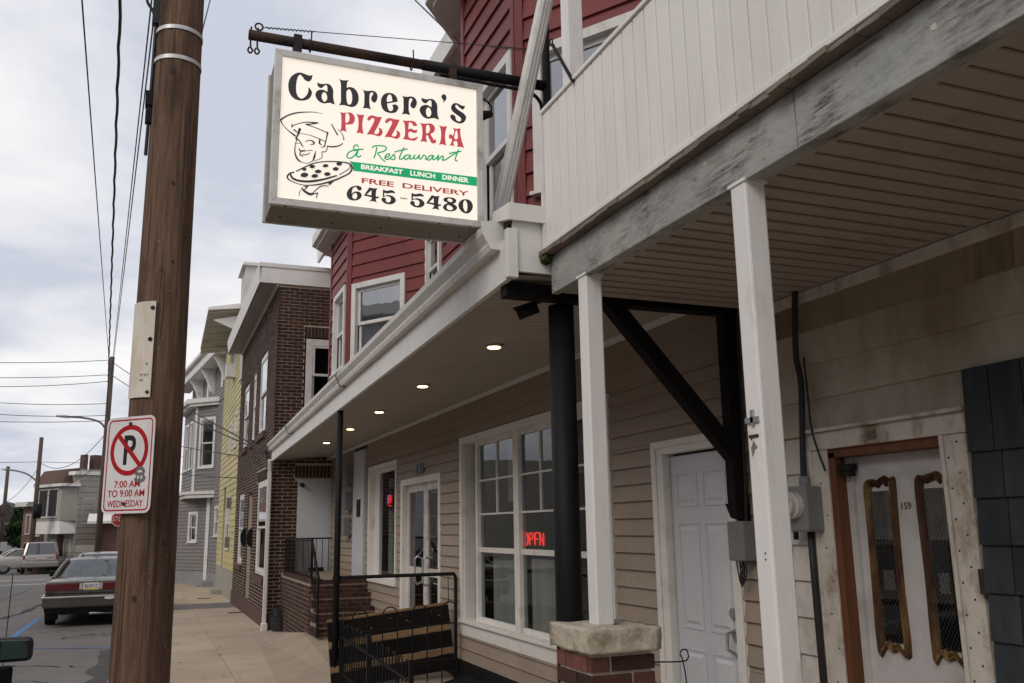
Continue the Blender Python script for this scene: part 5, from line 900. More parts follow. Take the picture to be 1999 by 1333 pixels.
# ================================================================ yellow house
ye = thing('yellow_house', 'narrow three-storey yellow clapboard house with a jutting gable canopy', 'house', (2.2, 27.5, 0))
YF = frame((2.13, 25.02, -.2), (0, 1, 0), (-1, 0, 0)); YL = 7.1
yh = [(26.1-25.02, 26.95-25.02, 4.2, 5.2), (28.0-25.02, 28.85-25.02, 4.15, 5.1), (25.3-25.02, 25.95-25.02, 6.0, 7.0), (27.35-25.02, 28.6-25.02, 1.35, 2.85), (29.1-25.02, 29.9-25.02, .2, 3.2), (27.5-25.02, 28.2-25.02, 6.4, 7.3)]
core(YF, YL, 8.1, yh, MT['mortar'], ye)
siding(YF, YL, .8, 8.1, .17, yh, MT['yellow'], ye, prefix='clapboard', proud=.02)
for h in yh:
    if h[2] > .5: window(YF, *h, ye, cas=.08, proud=.03, gl=MT['glassup'])
part('foundation', MB().fbox(YF, 0, YL, -.2, .8, -.1, .01), MT['stone'], ye); part('door', MB().fbox(YF, yh[4][0], yh[4][1], .2, 2.5, -.08, -.04), MT['doorw'], ye); part('transom', MB().fbox(YF, yh[4][0], yh[4][1], 2.5, 3.2, -.08, -.03), mat('green_transom', (.12, .16, .05), .6), ye); part('step', MB().fbox(YF, yh[4][0]-.1, yh[4][1]+.1, -.1, .15, 0, .3), MT['stone'], ye)
part('body', MB().box(2.3, 8, 25.03, 32.1, -.3, 8.4), MT['yellow'], ye)
cz0, cz1 = 7.35, 7.75
part('canopy_roof', MB().hexa([(1.15, 25.55, 7.72), (2.15, 25.55, 7.85), (2.15, 30.0, 7.85), (1.15, 29.6, 7.35), (1.15, 25.55, 7.80), (2.15, 25.55, 8.0), (2.15, 30.0, 8.0), (1.15, 29.6, 7.43)]), MT['skirt'], ye)
for k in range(6):
    a = 25.7+k*.72; zf = lambda y: 7.72-(y-25.55)/4.05*.37
    part('canopy_soffit_board', MB().hexa([(1.17, a, zf(a)-.03), (2.13, a, zf(a)+.10), (2.13, a+.66, zf(a+.66)+.10), (1.17, a+.66, zf(a+.66)-.03), (1.17, a, zf(a)-.005), (2.13, a, zf(a)+.125), (2.13, a+.66, zf(a+.66)+.125), (1.17, a+.66, zf(a+.66)-.005)]), MT['shinglew'], ye)
for yy in (25.8, 29.3): part('canopy_bracket', MB().prism([(2.13, yy, 7.7), (1.3, yy, 7.5), (2.13, yy, 7.15)], (0, .06, 0)), MT['skirt'], ye)
part('dormer', MB().box(2.05, 3.2, 24.9, 26.2, 7.9, 8.9).hexa([(1.95, 24.8, 8.9), (3.3, 24.8, 8.9), (3.3, 26.3, 8.9), (1.95, 26.3, 8.9), (2.0, 24.85, 9.0), (3.3, 24.85, 9.0), (3.3, 26.3, 9.0), (2.0, 26.3, 9.0)]), MT['shinglew'], ye)
part('air_conditioner', MB().box(1.85, 2.13, 27.6, 28.1, 6.2, 6.6), MT['white'], ye)
for k, zz in enumerate((1.5, 2.6)): part('meter', MB().box(2.0, 2.12, 27.0+.0*k, 27.2, zz-.3, zz), MT['greybox'], ye)

# ================================================================ grey house with bay
gh = thing('grey_house', 'grey vinyl sided house with a bay window and bracketed cornice past the yellow house', 'house', (1.9, 34, 0))
Dg = V((-.10, .995, 0)); Ng = V((-.995, -.10, 0))
G1 = frame((2.18, 30.15, -.25), Dg, Ng)
ghole = [(.9, 1.75, 1.75, 2.75)]
siding(G1, 2.6, .6, 3.3, .12, ghole, MT['grey'], gh, joined=True); core(G1, 2.6, 8.0, ghole, MT['grey'], gh, n1=-.004); window(G1, *ghole[0], gh, cas=.1, name='window')
G2 = frame((1.92, 32.9, -.25), (-.55, 1, 0), (-1, -.55, 0))      # ground floor wall turned towards the street corner
g2h = [(.75, 1.35, 1.55, 2.6), (2.2, 2.9, 1.55, 2.6)]
siding(G2, 3.6, .6, 3.3, .12, g2h, MT['grey'], gh, joined=True); core(G2, 3.6, 3.3, g2h, MT['grey'], gh, n1=-.004)
for h in g2h: window(G2, *h, gh, cas=.1)
part('corner_column', MB().fbox(G2, -.06, .14, .1, 3.25, -.05, .09), MT['white'], gh); part('entry_recess', MB().box(2.0, 2.05, 32.6, 33.6, -.2, 3.0), MT['grey'], gh)
part('plinth', MB().fbox(G1, 0, 2.6, -.1, .58, -.1, .03).fbox(G2, 0, 3.6, -.1, .58, -.1, .03), MT['farwall'], gh)
part('entry_step', MB().box(1.7, 2.1, 31.6, 33.0, -.3, .05).box(1.55, 1.9, 31.9, 32.8, -.3, -.08), MT['farwall'], gh)
# bay: side face, front face
bn = frame((2.05, 32.3, 3.0), (-.75, .95, 0), (-.95, -.75, 0)); Lb = 1.22
siding(bn, Lb, 0, 3.0, .12, [(.22, .98, .85, 2.55)], MT['grey'], gh, joined=True); core(bn, Lb, 3.0, [(.22, .98, .85, 2.55)], MT['grey'], gh, n1=-.004); window(bn, .2, 1.0, .82, 2.58, gh, cas=.1, gl=MT['glassdark'])
bf = frame(bn(Lb, 0), Dg, Ng); bfh = [(.35, 1.15, .85, 2.55), (1.6, 2.4, .85, 2.55)]
siding(bf, 2.8, 0, 3.0, .12, bfh, MT['grey'], gh, joined=True); core(bf, 2.8, 3.0, bfh, MT['grey'], gh, n1=-.004)
for h in bfh: window(bf, h[0]-.02, h[1]+.02, h[2]-.02, h[3]+.02, gh, cas=.1, gl=MT['glassdark'])
part('bay_corner_board', MB().fbox(bn, Lb-.1, Lb, 0, 3.0, 0, .03).fbox(bf, 0, .1, 0, 3.0, 0, .03), MT['white'], gh)
def off(q, d): return (q[0]+d[0], q[1]+d[1])
p0, p1, p2_ = bn(-.1, 0), bn(Lb, 0), bf(2.9, 0)
base = [(3.0, 32.2), (p0[0], p0[1]-.1), (p1[0]-.22, p1[1]-.12), (p2_[0]-.22, p2_[1]), (3.0, 37.5)]
for z0, z1, g in ((2.80, 2.92, 0), (2.92, 3.02, -.08), (5.98, 6.08, -.02), (6.08, 6.24, -.12)): part('bay_moulding', MB().prism([(x+(g if x < 2.5 else 0), y, z0) for x, y in base], (0, 0, z1-z0)), MT['white'], gh)
part('upper_wall', MB().hexa([G1(2.4, 6.3, -.1), G1(8.6, 6.3, -.1), G1(8.6, 6.3, 0), G1(2.4, 6.3, 0), G1(2.4, 8.0, -.1), G1(8.6, 8.0, -.1), G1(8.6, 8.0, 0), G1(2.4, 8.0, 0)]), MT['grey'], gh)
siding(G1, 8.6, 6.3, 7.6, .12, [(1.5, 1.75, 6.8, 7.4), (4.5, 4.75, 6.8, 7.4)], MT['grey'], gh, joined=True)
for u in (1.4, 4.4): part('vent_window', MB().fbox(G1, u, u+.3, 6.75, 7.4, 0, .04), MT['white'], gh)
part('cornice', MB().fbox(G1, -.1, 9.5, 7.62, 7.95, 0, .55).fbox(G1, -.1, 9.5, 7.95, 8.08, 0, .68), MT['white'], gh, bevel=.02)
for u in (.4, 3.1, 5.8): part('cornice_bracket', MB().prism([G1(u, 7.62, .5), G1(u, 7.62, 0), G1(u, 6.75, 0), G1(u, 6.85, .14), G1(u, 7.1, .22), G1(u, 7.4, .36)], Dg*.28), MT['white'], gh)
part('body', MB().prism([(2.3, 30.2, -.3), (9, 30.2, -.3), (9, 40, -.3), (1.5, 40, -.3), (2.15, 32.3, -.3)], (0, 0, 8.2)), MT['grey'], gh)
part('corner_pipe', MB().fbox(G1, .35, .42, .6, 7.6, .02, .08), MT['white'], gh)

gh.location = (gh.location.x*1.065, gh.location.y*1.065, 1.65+(gh.location.z-1.65)*1.065); gh.scale = (1.065,)*3

# ================================================================ wooden utility pole with its signs
up = thing('utility_pole', 'thick brown wooden utility pole standing close on the kerb side of the pavement', 'utility pole', (0, 4.8, 0))
PX, PYy = .0, 4.80
mb = MB(); NS, NR = 72, 90
for j in range(NR+1):
    z = -.3+j*(9.5+.3)/NR; r = .142-.0062*z
    for k in range(NS):
        a = 2*math.pi*k/NS; p = V((math.cos(a)*r, math.sin(a)*r, z)); g = noise.noise(V((math.cos(a)*7, math.sin(a)*7, z*.35)))*.0035+noise.noise(V((math.cos(a)*26, math.sin(a)*26, z*.9)))*.0018
        crk = max(0, noise.noise(V((math.cos(a)*16+5, math.sin(a)*16, z*.5)))-.42)*-.03; rr_ = r+g+crk; mb.v.append((PX+math.cos(a)*rr_-.006*z*.4, PYy+math.sin(a)*rr_, z))
for j in range(NR):
    for k in range(NS): a = j*NS+k; b = j*NS+(k+1) % NS; mb.f.append((a, b, b+NS, a+NS))
part('shaft', mb, MT['pole'], up, smooth=True)
rc_ = random.Random(21)
for k in range(26):
    a0 = R(rc_.uniform(190, 350)); z0_ = rc_.uniform(.7, 4.4); L_ = rc_.uniform(.15, .8); w_ = rc_.uniform(.001, .0026); mb = MB(); pv = None; n_ = 10
    for i in range(n_):
        t0, t1 = i/n_, (i+1)/n_; q = []
        for t_ in (t0, t1):
            z_ = z0_+L_*t_; a = a0+.03*noise.noise(V((k, t_*3, 0))); ww = w_*math.sin(math.pi*min(max(t_, .04), .96)); rr2 = .142-.0062*z_+.0042
            for sg_ in (-1, 1): aa = a+sg_*ww/rr2; q.append((PX-.0024*z_+math.cos(aa)*rr2, PYy+math.sin(aa)*rr2, z_))
        mb.add([q[0], q[1], q[3], q[2]], [(0, 1, 2, 3)])
    part('split', mb, MT['crack'], up)
for k in range(22):
    a = R(rc_.uniform(200, 330)); z_ = rc_.uniform(.8, 3.2); rr2 = .142-.0062*z_+.003; d_ = V((math.cos(a), math.sin(a), 0)); part('staple', MB().disc(V((PX-.0024*z_, PYy, z_))+d_*rr2, d_, .0022, .003, seg=6), MT['steel'], up)
for a, z_, r_ in ((258, 4.05, .016), (275, 3.42, .012), (262, 2.95, .010), (285, 3.0, .008), (300, 1.6, .012), (250, 1.35, .014)):
    a = R(a); rr2 = .142-.0062*z_+.0025; d_ = V((math.cos(a), math.sin(a), 0)); part('knot', MB().disc(V((PX-.0024*z_, PYy, z_))+d_*rr2, d_, r_*.7, .002, seg=14, ry=r_), MT['crack'], up)
def arcband(z0, z1, r, a0, a1, m, name, par, tilt=0, th=.002, n=24):
    mb = MB(); vs = []
    for i in range(n+1):
        a = a0+(a1-a0)*i/n; d = V((math.cos(a), math.sin(a), 0)); c = V((PX-.0024*z0, PYy, 0)); t = tilt*math.cos(a)
        vs += [c+d*r+Z*(z0+t), c+d*(r+th)+Z*(z0+t), c+d*(r+th)+Z*(z1+t), c+d*r+Z*(z1+t)]
    fs = []
    for i in range(n):
        b = i*4; fs += [(b+j, b+(j+1) % 4, b+4+(j+1) % 4, b+4+j) for j in range(4)]
    mb.add(vs, fs); return part(name, mb, m, par)
arcband(4.30, 4.322, .1195, 0, 2*math.pi, MT['strap'], 'steel_strap', up, n=48); arcband(4.125, 4.147, .1205, 0, 2*math.pi, MT['strap'], 'steel_strap', up, n=48)
part('conduit', MB().tube([(PX-.14, PYy-.01, 3.6), (PX-.135, PYy-.01, 4.05), (PX-.132, PYy-.01, 6)], .009, n=8), MT['wire'], up); part('splice_box', MB().box(PX-.16, PX-.125, PYy-.03, PYy+.03, 3.88, 3.96).box(PX-.155, PX-.125, PYy-.03, PYy+.01, 3.78, 3.86), MT['black'], up)
part('cable_loop', MB().tube(catmull([(PX-.125, PYy, 4.30), (PX-.15, PYy-.02, 4.42), (PX-.19, PYy-.02, 4.50), (PX-.19, PYy, 4.7), (PX-.13, PYy, 4.9)], 5), .008, n=6).box(PX-.155, PX-.12, PYy-.03, PYy+.02, 4.36, 4.54), MT['wire'], up)
osn = thing('old_metal_notice', 'faded rusty metal notice bent round the pole above the parking sign', 'notice', (-.08, 4.7, 2.3))
arcband(2.30, 2.785, .134, R(192), R(256), MT['oldsign'], 'plate', osn, th=.003, n=16)
for a, z in ((250, 2.75), (249, 2.59)): 
    d = V((math.cos(R(a)), math.sin(R(a)), 0)); part('washer', MB().disc(V((PX-.006, PYy, z))+d*.137, d, .011, .003, seg=12).disc(V((PX-.006, PYy, z))+d*.14, d, .005, .004, seg=8), MT['rust'], osn)
d = V((math.cos(R(250)), math.sin(R(250)), 0)); part('rust_patch', MB().disc(V((PX-.006, PYy, 2.325))+d*.1375, d, .011, .002, seg=4), MT['rust'], osn)
for s, aa, z, w in (('R', 246, 2.46, .012), ('ST', 236, 2.405, .02), ('ET', 246, 2.405, .018), ('VOL. 6', 236, 2.38, .022)):
    d = V((math.cos(R(aa)), math.sin(R(aa)), 0)); u = V((-d.y, d.x, 0)); o = V((PX-.006, PYy, z))+d*.1378; text('faded_lettering', s, plane(o, u, (0, 0, 1)), -w/2, w/2, 0, .011, MT['signk'], osn, th=.0006)
np_ = thing('no_parking_sign', 'white and red no parking sign fixed to the wooden utility pole', 'sign', (-.1, 4.66, 1.74))
L0, R0 = V((-.222, 4.80, 1.742)), V((-.002, 4.575, 1.742)); U = (R0-L0).normalized(); W = .312; Hh = .462; Nn = V((U.y, -U.x, 0)); Nn = -Nn if Nn.y > 0 else Nn
def rrect(x0, x1, y0, y1, r, n=6):
    o = []
    for cx, cy, a in ((x1-r, y1-r, 0), (x0+r, y1-r, 90), (x0+r, y0+r, 180), (x1-r, y0+r, 270)): o += [(cx+r*math.cos(R(a+90*i/n)), cy+r*math.sin(R(a+90*i/n))) for i in range(n+1)]
    return o
PM = plane(L0, U, (0, 0, 1)); nrm = V((PM[0][2], PM[1][2], PM[2][2]))
lift = lambda d: plane(L0+nrm*d, U, (0, 0, 1))
def flat(name, pts, d, m, par, th=.0004):
    M_ = lift(d); return part(name, MB().prism([M_ @ V((x, y, 0)) for x, y in pts], nrm*th), m, par)
pl_ = part('plate', MB().prism([PM @ V((x, y, 0)) for x, y in rrect(0, W, 0, Hh, .035)], nrm*.003), MT['signw'], np_)
def annulus(outer, inner, d, m, name):
    M_ = lift(d); n = len(outer); mb = MB(); mb.add([M_ @ V((x, y, 0)) for x, y in outer]+[M_ @ V((x, y, 0)) for x, y in inner], [(i, (i+1) % n, n+(i+1) % n, n+i) for i in range(n)]); return part(name, mb, m, pl_)
annulus(rrect(.012, W-.012, .012, Hh-.012, .026), rrect(.019, W-.019, .019, Hh-.019, .02), .0035, MT['signr'], 'red_border')
cxp, cyp = W/2, .300; ci = lambda r, n=48: [(cxp+r*math.cos(2*math.pi*i/n), cyp+r*math.sin(2*math.pi*i/n)) for i in range(n)]
text('letter_p', 'P', lift(.0037), cxp-.035, cxp+.042, cyp-.070, cyp+.072, MT['signk'], pl_, bold=.02, th=.0004)
annulus(ci(.122), ci(.099), .0042, MT['signr'], 'red_circle')
c45 = .1; flat('red_slash', [(cxp-.078, cyp+.062), (cxp-.062, cyp+.078), (cxp+.078, cyp-.062), (cxp+.062, cyp-.078)], .0040, MT['signr'], pl_)
text('hours_lettering', '7:00 AM', lift(.0037), .075, .24, .122, .155, MT['signr'], pl_, th=.0004, bold=.012); text('hours_lettering', 'TO 9:00 AM', lift(.0037), .035, .272, .078, .111, MT['signr'], pl_, th=.0004, bold=.012); text('hours_lettering', 'WEDNESDAY', lift(.0037), .038, .265, .030, .062, MT['signr'], pl_, th=.0004, bold=.012)
part('bolt', MB().disc(lift(.003) @ V((W/2, Hh-.035, 0)), nrm, .009, .006, seg=10), MT['rust'], np_); part('bolt', MB().disc(lift(.003) @ V((W/2-.01, .045, 0)), nrm, .008, .006, seg=10), MT['rust'], np_)
stk = [(.205, .185), (.215, .17), (.20, .16), (.21, .145), (.23, .15), (.245, .143), (.265, .15), (.275, .165), (.262, .18), (.268, .20), (.255, .215), (.235, .22), (.215, .21)]
flat('grey_sticker', stk, .0050, MT['greybox'], pl_); flat('sticker_mark', [(.225, .19), (.25, .19), (.25, .20), (.225, .20)], .0055, MT['signw'], pl_); flat('sticker_mark', [(.222, .16), (.232, .16), (.232, .175), (.222, .175)], .0055, MT['signw'], pl_); flat('sticker_mark', [(.243, .16), (.253, .16), (.253, .175), (.243, .175)], .0055, MT['signw'], pl_)
# ================================================================ far poles, lamps and wires
def far_pole(label, x, y, z0, z1, r, arms=(), lamp=None):
    t = thing('utility_pole', label, 'utility pole', (x, y, z0), group='utility poles down the street')
    part('shaft', MB().tube([(x, y, z0), (x, y, z1)], r, n=12, r1=r*.8), MT['oldpole'], t, smooth=True)
    for z, w, ang in arms: d = V((math.cos(ang), math.sin(ang), 0))*w; part('crossarm', MB().bar(V((x, y-.12, z))-d, V((x, y-.12, z))+d, .1, .12), MT['oldpole'], t); part('insulator', MB().tube([V((x, y-.12, z+.05))-d*.9, V((x, y-.12, z+.25))-d*.9], .04, n=6).tube([V((x, y-.12, z+.05))+d*.9, V((x, y-.12, z+.25))+d*.9], .04, n=6), MT['greybox'], t)
    if lamp: part('lamp_arm', MB().tube(catmull([V(q) for q in lamp[:-1]], 6), .045, n=8), MT['greybox'], t, smooth=True); a = V(lamp[-2]); b = V(lamp[-1]); part('lamp_head', MB().hexa([a+V((0, -.1, -.06)), a+V((0, .1, -.06)), b+V((0, .07, -.03)), b+V((0, -.07, -.03)), a+V((0, -.1, .07)), a+V((0, .1, .07)), b+V((0, .07, .05)), b+V((0, -.07, .05))]), MT['strap'], t)
    return t
far_pole('tall far pole with street lamp arm, partly behind the parking sign', -2.12, 45, -.4, 9.75, .14, arms=(), lamp=[(-2.05, 45, 6.1), (-2.4, 45, 6.65), (-3.1, 45, 6.85), (-3.8, 45, 6.88), (-4.25, 45, 6.9)])
far_pole('distant pole with lamp arm standing in front of the brown-roofed house', -6.35, 60, -.4, 7.35, .14, lamp=[(-6.4, 60, 4.75), (-6.9, 60, 5.15), (-7.5, 60, 5.35), (-8.1, 60, 5.42), (-8.3, 60, 5.42)])
far_pole('farthest pole at the left edge with a short crossarm', -9.55, 72, -.4, 6.4, .14, arms=((3.2, .5, 0),))
tr_ = thing('transformer', 'black transformer can hanging on the distant pole before the pink house', 'transformer', (-6.2, 59.8, 2.8)); part('can', MB().tube([(-6.2, 59.7, 2.6), (-6.2, 59.7, 3.4)], .22, n=14), MT['black'], tr_, smooth=True)
def wire(label, a, b, sag=.3, r=.008, n=24, twist=0, m='wire'):
    a, b = V(a), V(b); p = [a.lerp(b, i/n)-Z*sag*4*(i/n)*(1-i/n) for i in range(n+1)]
    if twist: p = [q+V((math.sin(i*2.1)*twist, 0, math.cos(i*1.7)*twist)) for i, q in enumerate(p)]
    o = part('overhead_wire', MB().tube(p, r, n=6), MT[m]); tag(o, label, 'wire', 'overhead wires'); return o
def ext(p, q, t): p, q = V(p), V(q); return q+(q-p)*t
P2 = V((-2.12, 45, 8.0))
wire('thin wire running up at far left of the sky from the lamp pole', (-2.2, 45, 9.2), ext((-2.2, 45, 9.2), (-1.154, 10.96, 8.0), .8), .0, .011)
wire('thick twisted black cable hanging from above toward the lamp pole', (-2.15, 45, 6.9), ext((-2.15, 45, 6.9), (-.721, 10.8, 8.0), .8), .0, .021, n=160, twist=.008)
wire('thin wire close left of the wooden pole, upper of the pair', (-2.1, 45, 9.3), ext((-2.1, 45, 9.3), (-.40, 11.28, 8.0), .8), .0, .010)
wire('thin wire close left of the wooden pole, lower of the pair', (-2.1, 45, 8.5), ext((-2.1, 45, 8.5), (-.36, 11.25, 7.75), .8), .0, .010)
wire('wire crossing the top right of the wooden pole', (.02, 5.0, 3.95), (.44, 12.03, 9.6), 0, .006)
wire('wire slanting down across the sky to the red bay window', (2.632, 9.56, 8.0), (2.45, 6.3, 5.25), .0, .009)
# lines crossing the street on the left
for lb, z1, x2, y2, z2, s in (('topmost', 9.6, -14, 42, 9.0, .35), ('second', 8.9, -14, 42, 8.25, .3), ('third', 8.6, -14, 42, 8.2, .5), ('fourth', 7.55, -14, 44, 8.35, .5), ('fifth', 7.0, -14, 44, 7.9, .5), ('lowest', 6.75, -14, 44, 6.95, .3)):
    wire(lb+' line crossing the sky from the lamp pole to the left edge', (-2.15, 45, z1), (x2, y2, z2), s, .014)
wire('sagging wire from the lamp pole down to the distant pole', (-2.12, 45, 6.2), (-6.35, 60, 5.9), .9, .016)
wire('flat wire from the distant pole to the left edge', (-6.35, 60, 5.9), (-16, 60, 5.9), .1, .014); wire('flat wire from the distant pole behind the parking sign', (-6.35, 60, 5.9), (2, 58, 6.2), .2, .014)
wire('wire from lamp pole toward the brown-roofed house', (-2.1, 45, 4.9), (-9.4, 72, 3.4), .4, .016)
wire('wire joining the two farthest poles', (-6.35, 60, 5.6), (-9.55, 72, 3.9), .35, .015)
wire('upper service cable from behind the pole to the brick house front', (-2.1, 45, 9.5), (2.02, 18.2, 3.2), .1, .016); wire('second service cable to the brick house front', (-2.1, 45, 8.9), (2.0, 18.0, 3.15), .15, .016)
wire('low service cable to the brick house front', (-1.5, 43, 6.2), (2.03, 19.5, 3.15), .15, .012); wire('lowest cable across the grey bay', (-.6, 44, 4.6), (2.06, 22.5, 2.9), .1, .012)
part('cable_bundle', MB().tube(catmull([(2.02, 18.2, 3.2), (2.0, 17.7, 2.95), (1.98, 17.3, 2.75)], 5), .028, n=8), MT['wire'], bk)
stp = thing('stop_sign', 'small red octagonal stop sign half hidden behind the wooden pole', 'sign', (-1.6, 42, -.3))
part('post', MB().box(-1.62, -1.58, 42, 42.04, -.4, 2.6), MT['greybox'], stp); oc = [(-1.60+.33*math.cos(R(22.5+45*i)), 41.97, 2.25+.33*math.sin(R(22.5+45*i))) for i in range(8)]; part('plate', MB().prism(oc, (0, .02, 0)), MT['signw'], stp); oc = [(-1.60+.30*math.cos(R(22.5+45*i)), 41.965, 2.25+.30*math.sin(R(22.5+45*i))) for i in range(8)]; part('red_face', MB().prism(oc, (0, .004, 0)), MT['signr'], stp)
text('lettering', 'STOP', plane((-1.6, 41.96, 2.25), (1, 0, 0), (0, 0, 1)), -.25, .25, -.1, .1, MT['signw'], stp)

stp.location.x += .36
# ================================================================ far houses (street bends left)
Cn = V((-3.57, 52, -.42)); aF = V((-math.sin(R(30)), math.cos(R(30)), 0)); aS = V((math.cos(R(30)), math.sin(R(30)), 0))
hA = thing('pale_corner_house', 'pale stuccoed corner house with an upper bay of dark windows at the bend', 'house', tuple(Cn))
S_ = frame(Cn, aS, -aF); Fr_ = frame(Cn, aF, -aS)
part('body', MB().prism([S_(0, 0), S_(5.5, 0), V(S_(5.5, 0))+aF*3.4, V(Fr_(3.4, 0))], (0, 0, 5.15)), MT['stone'], hA)
v = 0
mb = MB()
while v < 5.1: mb.fbox(S_, 0, 5.5, v, v+.27, 0, .04); mb.fbox(S_, 0, 5.5, v+.27, v+.30, 0, .006); v += .30
part('clapboards', mb, MT['stone'], hA, kind='stuff')
part('cornice', MB().fbox(S_, -.1, 5.6, 5.1, 5.28, -.1, .14).fbox(Fr_, -.14, .6, 5.1, 5.28, 0, .3), MT['skirt'], hA); part('brown_roof', MB().hexa([Fr_(.62, 4.66, 0), Fr_(3.9, 4.66, 0), Fr_(3.9, 4.66, .6), Fr_(.62, 4.66, .6), Fr_(.9, 5.55, -.6), Fr_(3.7, 5.5, -.6), Fr_(3.7, 5.45, .15), Fr_(.9, 5.45, .15)]), MT['brownwall'], hA)
part('bay', MB().prism([V(Fr_(.0, 2.75, 0)), V(Fr_(.2, 2.75, .75)), V(Fr_(2.9, 2.75, .75)), V(Fr_(3.3, 2.75, 0))], (0, 0, 1.75)), MT['stone'], hA)
part('bay_roof', MB().prism([V(Fr_(-.2, 4.5, 0)), V(Fr_(-.1, 4.5, .95)), V(Fr_(3.0, 4.5, .95)), V(Fr_(3.5, 4.5, 0))], (0, 0, .14)), MT['skirt'], hA)
part('bay_apron', MB().hexa([Fr_(.0, 2.1, 0), Fr_(3.0, 2.1, 0), Fr_(3.0, 2.1, .8), Fr_(.0, 2.1, .8), Fr_(.2, 2.74, 0), Fr_(2.9, 2.74, 0), Fr_(2.9, 2.74, .77), Fr_(.2, 2.74, .77)]), MT['skirt'], hA)
for k in range(2): window(Fr_, .55+k*1.1, 1.6+k*1.1, 2.95, 4.4, hA, cas=.05, proud=.78, gl=MT['glassdark']); [part('bay_glass', MB().fbox(Fr_, .61+k*1.1, 1.54+k*1.1, 3.0, 4.34, .755, .762), MT['fardark'], hA)]; [part('window_bar', MB().fbox(Fr_, .72+k*1.1+q*.24, .74+k*1.1+q*.24, 3.0, 4.35, .763, .78), MT['greybox'], hA) for q in range(4)]
window(S_, .25, .95, 2.6, 3.95, hA, cas=.08, gl=MT['fardark'])
for u in (.4, 1.9): window(Fr_, u, u+.7, .8, 1.8, hA, cas=.07, gl=MT['glassdark'])
part('door', MB().fbox(Fr_, 1.2, 1.8, .2, 2.05, 0, .04), MT['brownwall'], hA); part('white_siding_panel', MB().fbox(S_, .05, 1.6, .3, 1.5, .03, .05), MT['skirt'], hA); part('downpipe', MB().fbox(S_, 1.62, 1.7, 0, 5.0, .03, .1), MT['white'], hA)
for u, w in ((.93, .2), (1.45, .45)): part('chimney', MB().prism([S_(u, 5.2, -1.5), S_(u+w, 5.2, -1.5), S_(u+w, 5.2, -2), S_(u, 5.2, -2)], (0, 0, 1.1 if w < .5 else .7)), MT['brownwall'], hA)
part('base', MB().fbox(S_, 0, 5.5, -.1, .35, 0, .05).fbox(Fr_, 0, 3.4, -.1, .35, 0, .05), MT['farwall'], hA)
def far_house(label, u0, u1, H, m, roof=None, depth=6, wins=(), rm='roofdark', porch=False, at=None):
    o0 = at or Fr_(u0, 0); hB = thing('row_house', label, 'house', o0, group='far houses beyond the bend'); Nf = V((0, -1, 0)) if at else -aS; f = frame(o0, (1, 0, 0) if at else aF, Nf); L = u1-u0
    part('body', MB().prism([f(0, -.4), f(L, -.4), f(L, -.4, -depth), f(0, -.4, -depth)], (0, 0, H+.4)), MT[m], hB)
    if roof == 'flat': part('cornice', MB().fbox(f, -.1, L+.1, H, H+.25, -.2, .45), MT['skirt'], hB)
    elif roof == 'mansard': part('roof', MB().hexa([f(-.2, H, .3), f(L+.2, H, .3), f(L+.2, H, -depth), f(-.2, H, -depth), f(0, H+1.35, -1.1), f(L, H+1.35, -1.1), f(L, H+1.35, -depth+1), f(0, H+1.35, -depth+1)]), MT[rm], hB)
    else: part('roof', MB().prism([f(-.2, H, .3), f(L/2, H+1.6, .3), f(L+.2, H, .3)], V(Nf)*-(depth+.5)), MT[rm], hB)
    for w in wins: window(f, *w, hB, cas=.08, gl=MT['glassdark'])
    if porch: part('porch_roof', MB().hexa([f(0, 2.3, 0), f(L, 2.3, 0), f(L, 2.1, 1.8), f(0, 2.1, 1.8), f(0, 2.55, 0), f(L, 2.55, 0), f(L, 2.25, 1.8), f(0, 2.25, 1.8)]), MT['skirt'], hB); [part('porch_post', MB().fbox(f, u, u+.12, -.2, 2.1, 1.6, 1.72), MT['white'], hB) for u in (.1, L/2, L-.2)]
    return hB
far_house('brown-shingled mansard house behind the pale corner house', 3.5, 4.75, 3.5, 'brownwall', 'mansard', wins=((.4, .9, 2.0, 3.2),))
far_house('pinkish brick house with green tree beside it at the bend', 4.8, 6.1, 3.6, 'pink', 'flat', wins=((.3, .9, 2.1, 3.2),))
far_house('small white gabled house glimpsed far down the left side', 0, 3.2, 3.4, 'farwhite', None, wins=((.8, 1.5, 1.5, 2.7), (2.0, 2.7, 1.5, 2.7)), at=(-12.9, 96, -.5))
far_house('grey gabled house farthest down the left side', 0, 3, 3.9, 'farwall', None, wins=((.8, 1.6, 1.5, 2.7),), at=(-15.2, 104, -.5))
far_house('pale gabled house just right of the farthest pole', 0, 2.6, 3.0, 'farwhite', None, wins=((.4, 1.0, 1.5, 2.5), (1.5, 2.1, 1.5, 2.5)), at=(-15.3, 92, -.5)); far_house('dim grey house closing the street at the left edge', 0, 5, 4.6, 'farwall', None, rm='farwall', at=(-19.6, 100, -.5))
bh = thing('brick_shop', 'low brown brick house with a pale awning behind the second sedan', 'house', (-1.5, 49, 0)); part('body', MB().box(-2.2, 1.3, 50.6, 56, -.4, 3.1), MT['pink'], bh); part('awning', MB().hexa([(-2.9, 49.6, 2.15), (1, 49.6, 2.15), (1, 50.6, 2.5), (-2.9, 50.6, 2.5), (-2.9, 49.6, 2.27), (1, 49.6, 2.27), (1, 50.6, 2.65), (-2.9, 50.6, 2.65)]), MT['skirt'], bh); part('brick_wing', MB().box(-2.3, -2.2, 49.7, 50.6, -.4, 2.3), MT['brownwall'], bh)
SC = []
lf_ = thing('chain_fence', 'grey chain-link fence before the pale corner house', 'fence', (-3.3, 50.8, -.4))
for k in range(7): part('fence_post', MB().box(-3.8+k*.45, -3.77+k*.45, 50.8, 50.83, -.5, .75), MT['greybox'], lf_)
